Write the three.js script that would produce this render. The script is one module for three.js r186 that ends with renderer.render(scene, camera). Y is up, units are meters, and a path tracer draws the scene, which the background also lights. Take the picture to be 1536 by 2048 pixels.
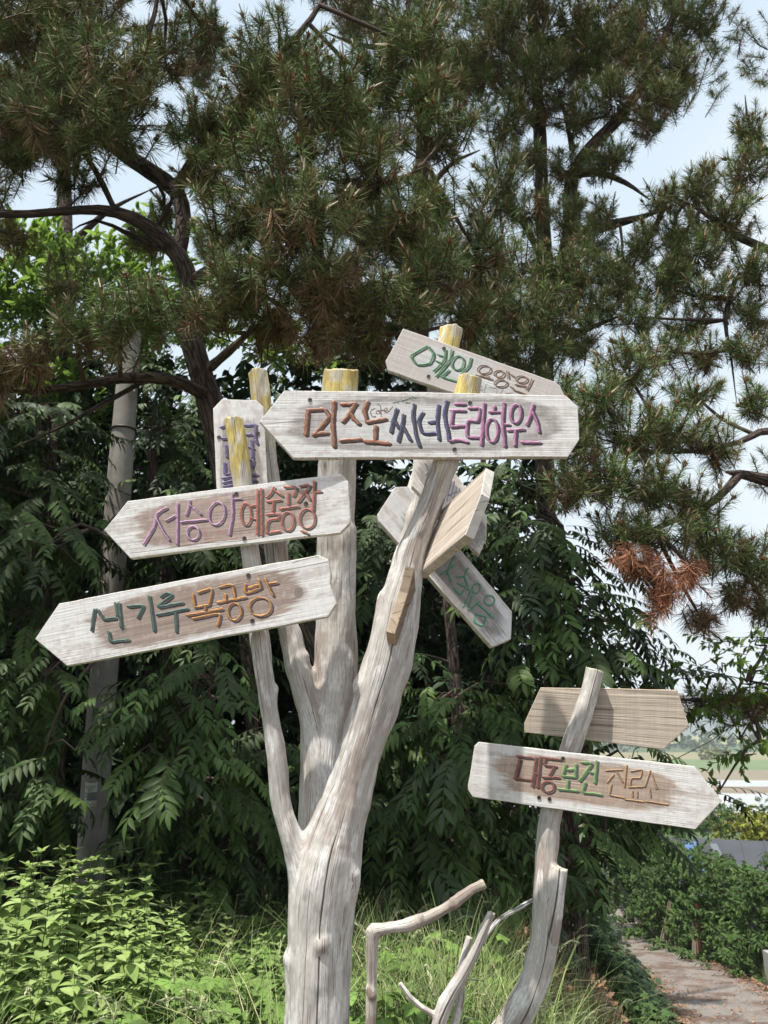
import * as THREE from 'three';
import { mergeGeometries } from 'three/addons/utils/BufferGeometryUtils.js';

// ───────────────────────── camera, sky, sun, exposure ─────────────────────────
const V3 = THREE.Vector3, PI = Math.PI;
const V = (x, y, z) => new V3(x, y, z);
const F = 1547, PITCH = 15.5 * PI / 180, EYE = V(0, 1.6, 0);
const scene = new THREE.Scene();
const camera = new THREE.PerspectiveCamera(2 * Math.atan(1024 / F) * 180 / PI, 0.75, 0.05, 9000);
camera.position.copy(EYE); camera.rotation.x = PITCH;
camera.focus = 2.75; camera.userData.fStop = 8;

const renderer = new THREE.WebGLRenderer({ antialias: true });
renderer.setSize(768, 1024);
renderer.toneMapping = THREE.LinearToneMapping;
renderer.toneMappingExposure = 1.36;
renderer.shadowMap.enabled = true;

const SUN = V(-0.254, 0.940, 0.229).normalize();
function rng(seed) { let a = seed >>> 0; return () => { a = (a + 0x6D2B79F5) | 0; let t = Math.imul(a ^ (a >>> 15), 1 | a); t = (t + Math.imul(t ^ (t >>> 7), 61 | t)) ^ t; return ((t ^ (t >>> 14)) >>> 0) / 4294967296; }; }
const clamp = (x, a = 0, b = 1) => Math.min(b, Math.max(a, x));
const lerp = (a, b, t) => a + (b - a) * t;
const sstep = (a, b, x) => { const t = clamp((x - a) / (b - a)); return t * t * (3 - 2 * t); };
// value noise
const hash = (i, j, k) => { let h = Math.imul(i, 374761393) ^ Math.imul(j, 668265263) ^ Math.imul(k, 1274126177); h = Math.imul(h ^ (h >>> 13), 1103515245); return ((h ^ (h >>> 16)) >>> 0) / 4294967296; };
function n3(x, y, z) {
  const i = Math.floor(x), j = Math.floor(y), k = Math.floor(z); let a = x - i, b = y - j, c = z - k;
  a = a * a * (3 - 2 * a); b = b * b * (3 - 2 * b); c = c * c * (3 - 2 * c);
  const L = (p, q, t) => p + (q - p) * t;
  return L(L(L(hash(i, j, k), hash(i + 1, j, k), a), L(hash(i, j + 1, k), hash(i + 1, j + 1, k), a), b),
    L(L(hash(i, j, k + 1), hash(i + 1, j, k + 1), a), L(hash(i, j + 1, k + 1), hash(i + 1, j + 1, k + 1), a), b), c);
}
function n2(x, y, s = 0) {
  const i = Math.floor(x), j = Math.floor(y); let a = x - i, b = y - j; a = a * a * (3 - 2 * a); b = b * b * (3 - 2 * b);
  const p = hash(i, j, s), q = hash(i + 1, j, s), r = hash(i, j + 1, s), t = hash(i + 1, j + 1, s);
  return p + (q - p) * a + (r - p) * b + (p - q - r + t) * a * b;
}
const fbm = (x, y, s = 0, o = 4) => { let v = 0, a = 0.5, n = 0; for (let i = 0; i < o; i++) { v += a * n2(x, y, s + i); n += a; x *= 2.03; y *= 2.03; a *= 0.5; } return v / n; };

{ // one computed sky: pale blue air with thin high cloud, brightest round the horizon
  const w = 512, h = 256, px = new Float32Array(w * h * 4);
  for (let j = 0; j < h; j++) for (let i = 0; i < w; i++) {
    const el = ((j + 0.5) / h - 0.5) * PI, az = (i + 0.5) / w * 2 * PI - PI;
    const dx = Math.cos(el) * Math.cos(az), dy = Math.sin(el), dz = Math.cos(el) * Math.sin(az);
    const t = clamp(dy), m = 1 - Math.exp(-t * 2.6);
    let c = [lerp(0.76, 0.48, m), lerp(0.82, 0.59, m), lerp(0.85, 0.71, m)];
    const q = 2.2 / (Math.abs(dy) + 0.25);
    const cl = sstep(0.34, 0.74, n3(dx * q + 7, dz * q + 3, 2) * 0.6 + n3(dx * q * 2.7, dz * q * 2.7, 5) * 0.4) * 0.6;
    c = c.map((v, k) => lerp(v, [0.76, 0.80, 0.82][k], cl));
    const s = Math.max(0, dx * SUN.x + dy * SUN.y + dz * SUN.z);
    const glow = 0.5 * Math.pow(s, 8) + 0.8 * Math.pow(s, 60);
    c = c.map((v, k) => v + glow * [1, 0.95, 0.86][k]);
    if (dy < 0) c = [0.20, 0.22, 0.17];
    px.set([...c.map(v => v), 1], (j * w + i) * 4);
  }
  const sky = new THREE.DataTexture(px, w, h, THREE.RGBAFormat, THREE.FloatType);
  sky.mapping = THREE.EquirectangularReflectionMapping; sky.magFilter = sky.minFilter = THREE.LinearFilter;
  sky.colorSpace = THREE.LinearSRGBColorSpace; sky.needsUpdate = true;
  scene.background = sky; scene.environment = sky;
}
const sun = new THREE.DirectionalLight(new THREE.Color(1, 0.95, 0.87), 5.0);
sun.position.copy(SUN).multiplyScalar(30); sun.castShadow = true; sun.shadow.radius = 1.3;
sun.shadow.mapSize.set(4096, 4096);
Object.assign(sun.shadow.camera, { left: -16, right: 16, top: 16, bottom: -16, near: 0.5, far: 90 });
scene.add(sun, sun.target);

// ───────────────────────── helpers ─────────────────────────
const AX = V(1, 0, 0);
const ray = (x, y) => V((x - 768) / F, (1024 - y) / F, -1).applyAxisAngle(AX, PITCH);
// the point that stands d metres in front (along the ground) where the survey photo shows it, and metres per pixel there
const at = (x, y, d) => { const r = ray(x, y); return EYE.clone().addScaledVector(r, d / -r.z); };
const mpp = (x, y, d) => d / -ray(x, y).z / F;
const onPlane = (x, y, P, N) => { const r = ray(x, y); return EYE.clone().addScaledVector(r, P.clone().sub(EYE).dot(N) / r.dot(N)); };
const used = new Map();
const numbered = n => { const k = used.get(n) || 0; used.set(n, k + 1); return k ? `${n}_${String(k).padStart(3, '0')}` : n; };
function tag(o, label, category, group) { o.userData.label = label; if (category) o.userData.category = category; if (group) o.userData.group = group; return o; }
function thing(name, label, category, base, group) { const o = new THREE.Group(); o.name = numbered(name); o.position.copy(base); scene.add(o); return tag(o, label, category, group); }
function shade(m) { m.castShadow = m.receiveShadow = true; return m; }
// a part whose geometry is in world metres, under a thing at its base
function part(name, geo, mat, parent, kind) {
  const m = shade(new THREE.Mesh(geo, mat)); m.name = name; parent.add(m);
  if (parent !== scene && parent.parent === scene) m.position.copy(parent.position).negate();
  if (kind) m.userData.kind = kind; return m;
}
function structure(name, geo, mat) { const m = shade(new THREE.Mesh(geo, mat)); m.name = name; m.userData.kind = 'structure'; scene.add(m); return m; }
function stuff(o, name, label, category) { o.name = name; o.userData.kind = 'stuff'; if (label) tag(o, label, category); return o; }

function tex(w, h, fn, srgb = true, wrap = THREE.MirroredRepeatWrapping) {
  const d = new Uint8Array(w * h * 4), enc = v => { v = clamp(v); return 255 * (srgb ? (v <= 0.0031308 ? v * 12.92 : 1.055 * Math.pow(v, 1 / 2.4) - 0.055) : v); };
  for (let j = 0; j < h; j++) for (let i = 0; i < w; i++) { const c = fn((i + 0.5) / w, (j + 0.5) / h); const k = (j * w + i) * 4; d[k] = enc(c[0]); d[k + 1] = enc(c[1]); d[k + 2] = enc(c[2]); d[k + 3] = 255; }
  const t = new THREE.DataTexture(d, w, h, THREE.RGBAFormat, THREE.UnsignedByteType);
  t.magFilter = t.minFilter = THREE.LinearFilter; t.wrapS = t.wrapT = wrap; t.colorSpace = srgb ? THREE.SRGBColorSpace : THREE.NoColorSpace; t.needsUpdate = true; return t;
}
const rep = (t, u, v) => { const c = t.clone(); c.repeat.set(1 / u, 1 / v); c.needsUpdate = true; return c; };
const mix3 = (a, b, t) => [lerp(a[0], b[0], t), lerp(a[1], b[1], t), lerp(a[2], b[2], t)];
function geo(pos, idx, o = {}) {
  const g = new THREE.BufferGeometry(); g.setAttribute('position', new THREE.Float32BufferAttribute(pos, 3));
  if (o.uv) g.setAttribute('uv', new THREE.Float32BufferAttribute(o.uv, 2));
  if (o.color) g.setAttribute('color', new THREE.Float32BufferAttribute(o.color, 3));
  if (idx) g.setIndex(idx);
  if (o.normal) g.setAttribute('normal', new THREE.Float32BufferAttribute(o.normal, 3)); else if (o.smooth !== false) g.computeVertexNormals();
  return g;
}
function smoothPath(pts, rs, step) {
  if (pts.length < 3 && pts.length > 1) pts = [pts[0], pts[0].clone().lerp(pts[1], 0.5), pts[1]], rs = [rs[0], (rs[0] + rs[1]) / 2, rs[1]];
  const c = new THREE.CatmullRomCurve3(pts, false, 'centripetal'), P = [], R = [];
  for (let i = 0; i < pts.length - 1; i++) {
    const n = Math.max(1, Math.round(pts[i].distanceTo(pts[i + 1]) / step));
    for (let k = 0; k < n; k++) { P.push(c.getPoint((i + k / n) / (pts.length - 1))); R.push(lerp(rs[i], rs[i + 1], k / n)); }
  }
  P.push(pts[pts.length - 1].clone()); R.push(rs[rs.length - 1]); return [P, R];
}
// tapered tube with uv in metres, slightly lumpy, closed at both ends
function tube(pts, rs, seg = 8, step = 0.12, lump = 0.08, seed = 1) {
  const [P, R] = smoothPath(pts, rs, step), pos = [], uv = [], idx = []; let len = 0, ref = null;
  for (let i = 0; i < P.length; i++) {
    const T = P[Math.min(i + 1, P.length - 1)].clone().sub(P[Math.max(i - 1, 0)]).normalize();
    if (i) len += P[i].distanceTo(P[i - 1]);
    if (!ref) ref = Math.abs(T.y) > 0.9 ? V(0, 0, -1) : V(0, 1, 0);
    const A = ref.clone().addScaledVector(T, -ref.dot(T)).normalize(), B = T.clone().cross(A); ref = A;
    for (let k = 0; k <= seg; k++) {
      const a = k / seg * 2 * PI, c = Math.cos(a), s = Math.sin(a);
      const r = R[i] * (1 + lump * 2 * (n3(c * 1.6 + seed * 9, s * 1.6, len * 2.2 / Math.max(0.02, R[0]) * 0.12 + i * 0.31) - 0.5));
      pos.push(P[i].x + (A.x * c + B.x * s) * r, P[i].y + (A.y * c + B.y * s) * r, P[i].z + (A.z * c + B.z * s) * r); uv.push(k / seg * 2 * PI * R[0], len);
    }
  }
  const m = seg + 1;
  for (let i = 0; i < P.length - 1; i++) for (let k = 0; k < seg; k++) { const a = i * m + k; idx.push(a, a + 1, a + m, a + 1, a + m + 1, a + m); }
  for (const e of [0, P.length - 1]) { const c = pos.length / 3; pos.push(P[e].x, P[e].y, P[e].z); uv.push(0, 0); for (let k = 0; k < seg; k++) e ? idx.push(c, e * m + k, e * m + k + 1) : idx.push(c, k + 1, k); }
  return geo(pos, idx, { uv });
}
// ───────────────────────── ground ─────────────────────────
const roadEdge = d => 1.0 + 0.2525 * d - (d < 15 ? 0 : d < 25 ? 0.0095 * (d - 15) * (d - 15) : 0.95 + 0.05 * (d - 25));                         // x of the near edge of the lane
const lane = d => d < 0 ? 0.1 : -16 * (1 - Math.exp(-d * 0.215 / 16));
function ground(x, z) {
  const d = -z, s = x - roadEdge(d);
  const w = sstep(-1.7, -0.25, s);
  let b = d < 0 ? 0.2 : 0.2 - 0.07 * Math.min(d, 12);
  b = lerp(b, lane(d), sstep(12, 45, d));
  const y = lerp(b, lane(d), w) + (0.10 * (n2(x * 0.9, z * 0.9, 4) - 0.5) + 0.05 * (n2(x * 3, z * 3, 6) - 0.5)) * (1 - sstep(-0.5, 0, s) * (1 - sstep(2.1, 2.9, s)));
  return y;
}
{
  const rings = 190, spokes = 260, pos = [], idx = [], uv = [], col = [];
  for (let i = 0; i <= rings; i++) {
    const r = i === 0 ? 0 : 0.4 * Math.pow(6000 / 0.4, (i - 1) / (rings - 1));
    for (let k = 0; k <= spokes; k++) {
      const a = k / spokes * 2 * PI, x = Math.sin(a) * r, z = -Math.cos(a) * r;
      pos.push(x, ground(x, z) - (r > 60 ? 0.4 : 0), z); uv.push(x, z);
      const g = sstep(0.35, 0.7, fbm(x * 0.5, z * 0.5, 11));
      const s = x - roadEdge(-z), litter = sstep(-3.2, -2.2, s) * (1 - sstep(9, 14, -z));
      let c = mix3([0.05, 0.04, 0.028], [0.045, 0.06, 0.022], g);
      c = mix3(c, [0.13, 0.075, 0.05], litter * 0.8);
      if (r > 70) c = mix3(c, [0.07, 0.11, 0.04], sstep(70, 120, r));
      col.push(...c);
    }
  }
  const m = spokes + 1;
  for (let i = 0; i < rings; i++) for (let k = 0; k < spokes; k++) { const a = i * m + k; idx.push(a, a + m, a + 1, a + 1, a + m, a + m + 1); }
  const gmap = tex(512, 512, (u, v) => { const a = fbm(u * 40, v * 40, 3, 4), b = n2(u * 190, v * 190, 9); const k = 0.55 + 0.6 * a + 0.35 * (b - 0.5); return [k, k * 0.98, k * 0.95]; });
  const gb = tex(512, 512, (u, v) => { const k = fbm(u * 60, v * 60, 5, 4); return [k, k, k]; }, false);
  structure('ground', geo(pos, idx, { uv, color: col }), new THREE.MeshStandardMaterial({ vertexColors: true, map: rep(gmap, 2.2, 2.2), bumpMap: rep(gb, 1.6, 1.6), bumpScale: 0.03, roughness: 1 }));
}
{ // the concrete lane going down the slope, with drifts of fallen needles
  const pos = [], idx = [], uv = [], nx = 8; let row = 0;
  for (let d = 2; d <= 70; d += 0.35, row++) for (let i = 0; i <= nx; i++) {
    const wob = 0.12 * (n2(d * 0.7, i > nx / 2 ? 3 : 8, 2) - 0.5), bend = d > 34 ? -0.01 * (d - 34) * (d - 34) : 0;
    const x = roadEdge(d) + bend + lerp(-0.05 + wob, 2.1 + wob, i / nx);
    pos.push(x, lane(d) + 0.018 + (i === 0 || i === nx ? -0.03 : 0), -d); uv.push(i / nx * 2.5, d);
    if (row && i) { const a = row * (nx + 1) + i; idx.push(a - nx - 2, a - nx - 1, a - 1, a - nx - 1, a, a - 1); }
  }
  const t = tex(512, 2048, (u, v) => {
    const n = fbm(u * 5, v * 26, 21, 6) + 0.16 * (n2(u * 60, v * 420, 27) - 0.5) + 0.10 * (n2(u * 150, v * 1100, 28) - 0.5), e = Math.abs(u - 0.5) * 2, mid = Math.abs(u - 0.42);
    const lit = sstep(0.36, 0.66, n + 0.24 * e * e - 0.10 * sstep(0.3, 0, Math.abs(mid - 0.26)) + 0.05 * n2(u * 90, v * 300, 8));
    const g = 0.75 + 0.4 * fbm(u * 40, v * 120, 31, 3);
    return mix3([0.20 * g, 0.175 * g, 0.155 * g], [0.112 * g, 0.068 * g, 0.050 * g], lit * 0.9);
  });
  structure('road', geo(pos, idx, { uv }), new THREE.MeshStandardMaterial({ map: rep(t, 2.5, 14), bumpMap: rep(t, 2.5, 14), bumpScale: 0.006, roughness: 0.95 }));
}
// the valley: strips of field, a pale river, far hills
const fieldTex = tex(256, 256, (u, v) => { const k = 0.55 + 0.5 * fbm(u * 6, v * 24, 3, 5) + 0.3 * sstep(0.5, 0.7, n2(u * 3, v * 60, 7)); return [k, k, k * 0.97]; });
function strip(name, d0, d1, a0, a1, color, lift, rough = 1, wav = 0) {
  const pos = [], idx = [], uv = [], n = 30, m = 8;
  for (let i = 0; i <= n; i++) for (let k = 0; k <= m; k++) {
    const a = lerp(a0, a1, i / n), d = lerp(d0, d1, k / m) * (1 + wav * (n2(i * 0.4, 3, 1) - 0.5)), x = Math.tan(a) * d;
    pos.push(x, ground(x, -d) + lift, -d); uv.push(x, d);
    if (i && k) { const q = i * (m + 1) + k; idx.push(q - m - 2, q - 1, q - m - 1, q - m - 1, q - 1, q); }
  }
  return structure(name, geo(pos, idx, { uv }), new THREE.MeshStandardMaterial({ color: new THREE.Color().setRGB(...color), map: rep(fieldTex, 90, 26), roughness: rough, side: THREE.DoubleSide }));
}
strip('river', 150, 205, 0.1, 0.75, [0.50, 0.50, 0.50], 0.5, 0.12, 0.03);
strip('field', 205, 232, 0.1, 0.75, [0.20, 0.155, 0.11], 0.5, 1, 0.03);
strip('field_001', 120, 150, 0.1, 0.75, [0.20, 0.15, 0.10], 0.5, 1, 0.03);
strip('river_001', 232, 262, 0.1, 0.75, [0.50, 0.50, 0.48], 0.5, 0.12, 0.02);
strip('field_002', 262, 330, 0.1, 0.75, [0.20, 0.17, 0.115], 0.5, 1, 0.02);
strip('field_003', 330, 430, 0.1, 0.75, [0.12, 0.17, 0.065], 0.5, 1, 0.02);
strip('field_004', 430, 560, 0.1, 0.75, [0.22, 0.20, 0.10], 0.5, 1, 0.02);
strip('field_005', 800, 1500, 0.1, 0.75, [0.26, 0.25, 0.10], 0.5, 1, 0.02);
{
  const pos = [], idx = [], n = 220, prof = [[0, 0], [0.25, 0.45], [0.5, 1], [0.75, 0.55], [1, 0]];
  for (let i = 0; i <= n; i++) { const a = -PI * 0.6 + i / n * PI * 1.2, H = 55 + 90 * fbm(i * 0.09, 2, 5) + 18 * n2(i * 0.9, 1, 2);
    prof.forEach(([q, s], k) => { const r = 2300 + 900 * q + 120 * n2(i * 0.3, k, 7); pos.push(Math.sin(a) * r, -18 + H * s, -Math.cos(a) * r); if (i && k) { const b = i * 5 + k; idx.push(b - 6, b - 5, b - 1, b - 5, b, b - 1); } }); }
  structure('hills', geo(pos, idx), new THREE.MeshStandardMaterial({ color: new THREE.Color().setRGB(0.05, 0.075, 0.05), roughness: 1, side: THREE.DoubleSide }));
}

// ───────────────────────── wood materials ─────────────────────────
const driftTex = tex(1024, 1024, (u, v) => { // 0.5 m round by 1.6 m along
  const x = u * 0.5, y = v * 1.6;
  const warp = 0.010 * (n2(x * 9, y * 2.2, 1) - 0.5) + 0.004 * (n2(x * 30, y * 6, 2) - 0.5), xx = x + warp;
  const fine = n2(xx * 950, y * 22, 3), fine2 = n2(xx * 420, y * 15, 4), mid = n2(xx * 130, y * 7, 5), patch = fbm(x * 12, y * 5, 6, 4), pat2 = fbm(x * 24 + 5, y * 12, 8, 4), mott = n2(x * 240, y * 110, 31);
  const speck = n2(xx * 700, y * 60, 21), dash = n2(xx * 260, y * 11, 22);
  let c = mix3([0.43, 0.40, 0.37], [0.585, 0.555, 0.525], mid * 0.45 + 0.3 * fine2 + 0.25 * mott);
  c = mix3(c, [0.335, 0.265, 0.23], sstep(0.45, 0.68, patch) * 0.72);
  c = mix3(c, [0.73, 0.715, 0.70], sstep(0.48, 0.64, pat2) * 0.7 * sstep(0.1, 0.6, fine2 * 0.4 + speck * 0.3 + mott * 0.3));
  const k = 0.72 + 0.17 * fine + 0.17 * fine2 + 0.13 * speck + 0.14 * mott; c = c.map(q => q * Math.min(k, 1.1));
  c = mix3(c, [0.15, 0.115, 0.095], sstep(0.70, 0.86, dash) * sstep(0.35, 0.7, n2(x * 30, y * 4, 23)) * 0.75);
  for (let i = 0; i < 7; i++) { // drying cracks
    const cx = 0.035 + i * 0.072 + 0.03 * hash(i, 3, 3) + 0.02 * (n2(y * 1.7, i, 12) - 0.5) + 0.004 * (n2(y * 14, i, 13) - 0.5);
    const wd = 0.0034 * sstep(0.36, 0.7, n2(y * 1.9 + i * 7, i, 15)) * (0.6 + 0.8 * n2(y * 20, i, 16));
    const e = sstep(wd, wd * 0.45, Math.abs(x - cx)); if (wd > 0.0004) c = mix3(c, [0.06, 0.05, 0.045], e * 0.92);
  }
  return c;
});
const driftBump = tex(1024, 1024, (u, v) => { const x = u * 0.5, y = v * 1.6, w = x + 0.010 * (n2(x * 9, y * 2.2, 1) - 0.5) + 0.004 * (n2(x * 30, y * 6, 2) - 0.5); let k = 0.35 + 0.3 * n2(w * 420, y * 5, 4) + 0.2 * n2(w * 120, y * 2.5, 5) + 0.15 * n2(w * 950, y * 9, 3);
  for (let i = 0; i < 7; i++) { const cx = 0.035 + i * 0.072 + 0.03 * hash(i, 3, 3) + 0.02 * (n2(y * 1.7, i, 12) - 0.5) + 0.004 * (n2(y * 14, i, 13) - 0.5), wd = 0.0034 * sstep(0.36, 0.7, n2(y * 1.9 + i * 7, i, 15)) * (0.6 + 0.8 * n2(y * 20, i, 16)); if (wd > 0.0004) k *= 1 - 0.95 * sstep(wd * 1.2, wd * 0.4, Math.abs(x - cx)); }
  return [k, k, k]; }, false);
const M = {};
M.drift = new THREE.MeshStandardMaterial({ map: rep(driftTex, 0.5, 1.6), bumpMap: rep(driftBump, 0.5, 1.6), bumpScale: 0.0045, roughness: 0.95, vertexColors: true });
const grainTile = tex(1024, 512, (u, v) => { // bare board wood, 1 m along by 0.25 m across
  const x = u, y = v * 0.25, w = y + 0.012 * (n2(x * 3, y * 14, 1) - 0.5);
  const a = n2(x * 5, w * 330, 2), b = n2(x * 9, w * 900, 3), c2 = n2(x * 1.2, w * 60, 4), saw = n2(x * 160, y * 8, 6);
  const dk = sstep(0.60, 0.82, n2(x * 7, w * 420, 8)) * 0.55, k = 0.70 + 0.30 * a + 0.26 * b + 0.14 * (saw - 0.5); return mix3(mix3([0.40, 0.335, 0.275], [0.53, 0.46, 0.39], c2), [0.16, 0.115, 0.085], dk).map(q => q * k);
});
const grainBump = tex(1024, 512, (u, v) => { const x = u, y = v * 0.25, w = y + 0.012 * (n2(x * 3, y * 14, 1) - 0.5), k = 0.5 * n2(x * 5, w * 330, 2) + 0.3 * n2(x * 9, w * 900, 3) + 0.2 * n2(x * 160, y * 8, 6); return [k, k, k]; }, false);
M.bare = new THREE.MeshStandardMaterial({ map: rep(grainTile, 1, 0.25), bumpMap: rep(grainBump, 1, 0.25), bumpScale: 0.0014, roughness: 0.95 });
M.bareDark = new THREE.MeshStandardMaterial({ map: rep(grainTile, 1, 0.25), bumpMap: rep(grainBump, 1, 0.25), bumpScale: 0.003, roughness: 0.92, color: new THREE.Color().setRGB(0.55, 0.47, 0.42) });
const endTex = tex(512, 128, (u, v) => { const k = 0.85 + 0.25 * n2(u * 30, v * 3, 5), ring = Math.abs(((u * 22 + 0.9 * n2(u * 6, v * 2, 3) + v * 0.7) % 1) - 0.5), n = n2(u * 40, v * 4, 9); return mix3([0.66 * k, 0.63 * k, 0.58 * k], [0.26, 0.21, 0.17], sstep(0.10, 0.02, ring) * sstep(0.4, 0.7, n)); });
M.edge = new THREE.MeshStandardMaterial({ map: rep(endTex, 0.5, 0.08), roughness: 0.9 });
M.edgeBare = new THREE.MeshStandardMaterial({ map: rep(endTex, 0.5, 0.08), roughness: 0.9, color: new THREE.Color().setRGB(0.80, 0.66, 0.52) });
M.screw = new THREE.MeshStandardMaterial({ color: 0x4a443e, metalness: 0.7, roughness: 0.5 });
const barkTex = tex(512, 512, (u, v) => { const x = u * 0.6, y = v * 1.2, w = x + 0.02 * (n2(x * 10, y * 5, 2) - 0.5); const f = Math.abs(fbm(w * 26, y * 7, 3, 4) - 0.5) * 2, g = n2(w * 150, y * 40, 5), r = fbm(w * 9, y * 4, 9); return mix3([0.025, 0.018, 0.015], mix3([0.125, 0.075, 0.058], [0.14, 0.105, 0.085], r), sstep(0.03, 0.3, f) * (0.6 + 0.4 * g)); });
const barkBump = tex(512, 512, (u, v) => { const x = u * 0.6, y = v * 1.2, w = x + 0.02 * (n2(x * 10, y * 5, 2) - 0.5), f = Math.abs(fbm(w * 26, y * 7, 3, 4) - 0.5) * 2, k = sstep(0, 0.35, f) * 0.8 + 0.2 * n2(w * 150, y * 40, 5); return [k, k, k]; }, false);
M.bark = new THREE.MeshStandardMaterial({ map: rep(barkTex, 0.6, 1.2), bumpMap: rep(barkBump, 0.6, 1.2), bumpScale: 0.02, roughness: 0.95 });
M.barkPale = new THREE.MeshStandardMaterial({ map: rep(barkTex, 0.6, 1.2), bumpMap: rep(barkBump, 0.6, 1.2), bumpScale: 0.01, roughness: 0.95, color: new THREE.Color().setRGB(1.6, 1.6, 1.5) });
M.twig = new THREE.MeshStandardMaterial({ color: new THREE.Color().setRGB(0.075, 0.052, 0.042), roughness: 0.95 });

// ───────────────────────── driftwood posts: one smooth body each, by surface nets on a distance field ─────────────────────────
function driftwood(limbs, cell, k, seed) {
  const segs = limbs.map(l => { const out = []; let len = 0; const [P, R] = smoothPath(l.pts, l.rs, 0.06);
    for (let i = 0; i + 1 < P.length; i++) { const L = P[i].distanceTo(P[i + 1]); out.push({ a: P[i], b: P[i + 1], ab: P[i + 1].clone().sub(P[i]), L2: L * L, ra: R[i], rb: R[i + 1], s: len, L }); len += L; }
    const end = P[P.length - 1], dir = end.clone().sub(P[P.length - 2]).normalize(); if (l.tilt) dir.add(l.tilt).normalize();
    return { out, len, end, dir, cut: l.cut, box: new THREE.Box3().setFromPoints(P).expandByScalar(Math.max(...R) + 0.06) }; });
  const q = V(), near = { l: 0, s: 0, t: 0 };
  function field(p, want) {
    let d = 1e3, best = 1e3, bestR = 1e3, rad = 0.03;
    for (let li = 0; li < segs.length; li++) {
      const L = segs[li]; const bd = L.box.distanceToPoint(p); if (bd > 0.05) { if (bd < d) d = Math.min(d, bd + 0.02); continue; }
      let m = 1e3, ms = null, mt = 0; const rad0 = limbs[li].rs[limbs[li].rs.length - 1];
      for (const g of L.out) { q.copy(p).sub(g.a); const t = clamp(q.dot(g.ab) / g.L2), e = Math.hypot(q.x - g.ab.x * t, q.y - g.ab.y * t, q.z - g.ab.z * t) - lerp(g.ra, g.rb, t); if (e < m) { m = e; ms = g; mt = t; } }
      if (L.cut) m = Math.max(m, q.copy(p).sub(L.end).dot(L.dir) + 0.006 * (n2(p.x * 90, p.z * 90, 3) - 0.5));
      if (want && m < best) { best = m; near.l = li; near.g = ms; near.t = mt; }
      if (m < bestR) { bestR = m; rad = ms ? lerp(ms.ra, ms.rb, mt) : rad0; }
      const h = clamp(0.5 + 0.5 * (d - m) / k); d = lerp(d, m, h) - k * h * (1 - h);
    }
    const na = clamp(rad / 0.038, 0.14, 1); if (d < 0.08) d += na * (0.013 * (n3(p.x * 22 + seed, p.y * 8, p.z * 22) - 0.5) + 0.006 * (n3(p.x * 60, p.y * 9 + seed, p.z * 60) - 0.5)) + na * 0.0035 * (n3(p.x * 110, p.y * 26, p.z * 110 + seed) - 0.5);
    return d;
  }
  const box = new THREE.Box3(); segs.forEach(s => box.union(s.box)); const o = box.min, sz = box.getSize(V());
  const nx = Math.ceil(sz.x / cell) + 2, ny = Math.ceil(sz.y / cell) + 2, nz = Math.ceil(sz.z / cell) + 2, val = new Float32Array(nx * ny * nz).fill(1), B = 6, p = V();
  const id = (x, y, z) => (z * ny + y) * nx + x;
  for (let z = 0; z < nz; z += B) for (let y = 0; y < ny; y += B) for (let x = 0; x < nx; x += B) {
    const f = field(p.set(o.x + (x + B / 2) * cell, o.y + (y + B / 2) * cell, o.z + (z + B / 2) * cell)), full = Math.abs(f) < B * cell * 0.9 + 0.04;
    for (let c = z; c < Math.min(z + B, nz); c++) for (let b = y; b < Math.min(y + B, ny); b++) for (let a = x; a < Math.min(x + B, nx); a++) val[id(a, b, c)] = full ? field(p.set(o.x + a * cell, o.y + b * cell, o.z + c * cell)) : f;
  }
  const vi = new Int32Array(nx * ny * nz).fill(-1), vs = [], tris = [];
  for (let z = 0; z < nz - 1; z++) for (let y = 0; y < ny - 1; y++) for (let x = 0; x < nx - 1; x++) {
    let cx = 0, cy = 0, cz = 0, n = 0; const c = []; for (let i = 0; i < 8; i++) c.push(val[id(x + (i & 1), y + (i >> 1 & 1), z + (i >> 2))]);
    for (let i = 0; i < 8; i++) for (const b of [1, 2, 4]) if (!(i & b) && (c[i] < 0) !== (c[i | b] < 0)) { const t = c[i] / (c[i] - c[i | b]); cx += (i & 1) + (b === 1 ? t : 0); cy += (i >> 1 & 1) + (b === 2 ? t : 0); cz += (i >> 2) + (b === 4 ? t : 0); n++; }
    if (n) { vi[id(x, y, z)] = vs.length; vs.push(V(o.x + (x + cx / n) * cell, o.y + (y + cy / n) * cell, o.z + (z + cz / n) * cell)); }
  }
  for (let z = 1; z < nz - 1; z++) for (let y = 1; y < ny - 1; y++) for (let x = 1; x < nx - 1; x++) {
    const v0 = val[id(x, y, z)] < 0;
    for (const [dx, dy, dz, u, w] of [[1, 0, 0, [0, 1, 0], [0, 0, 1]], [0, 1, 0, [0, 0, 1], [1, 0, 0]], [0, 0, 1, [1, 0, 0], [0, 1, 0]]]) {
      if (v0 === val[id(x + dx, y + dy, z + dz)] < 0) continue;
      const A = vi[id(x, y, z)], Bv = vi[id(x - u[0], y - u[1], z - u[2])], C = vi[id(x - u[0] - w[0], y - u[1] - w[1], z - u[2] - w[2])], D = vi[id(x - w[0], y - w[1], z - w[2])];
      if (Math.min(A, Bv, C, D) < 0) continue; if (v0) tris.push([A, Bv, C], [A, C, D]); else tris.push([A, C, Bv], [A, D, C]);
    }
  }
  const e = 0.004, nrm = vs.map(v => V(field(p.set(v.x + e, v.y, v.z)) - field(p.set(v.x - e, v.y, v.z)), field(p.set(v.x, v.y + e, v.z)) - field(p.set(v.x, v.y - e, v.z)), field(p.set(v.x, v.y, v.z + e)) - field(p.set(v.x, v.y, v.z - e))).normalize());
  const info = vs.map(v => { field(v, true); return { l: near.l, g: near.g, t: near.t }; });
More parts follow.
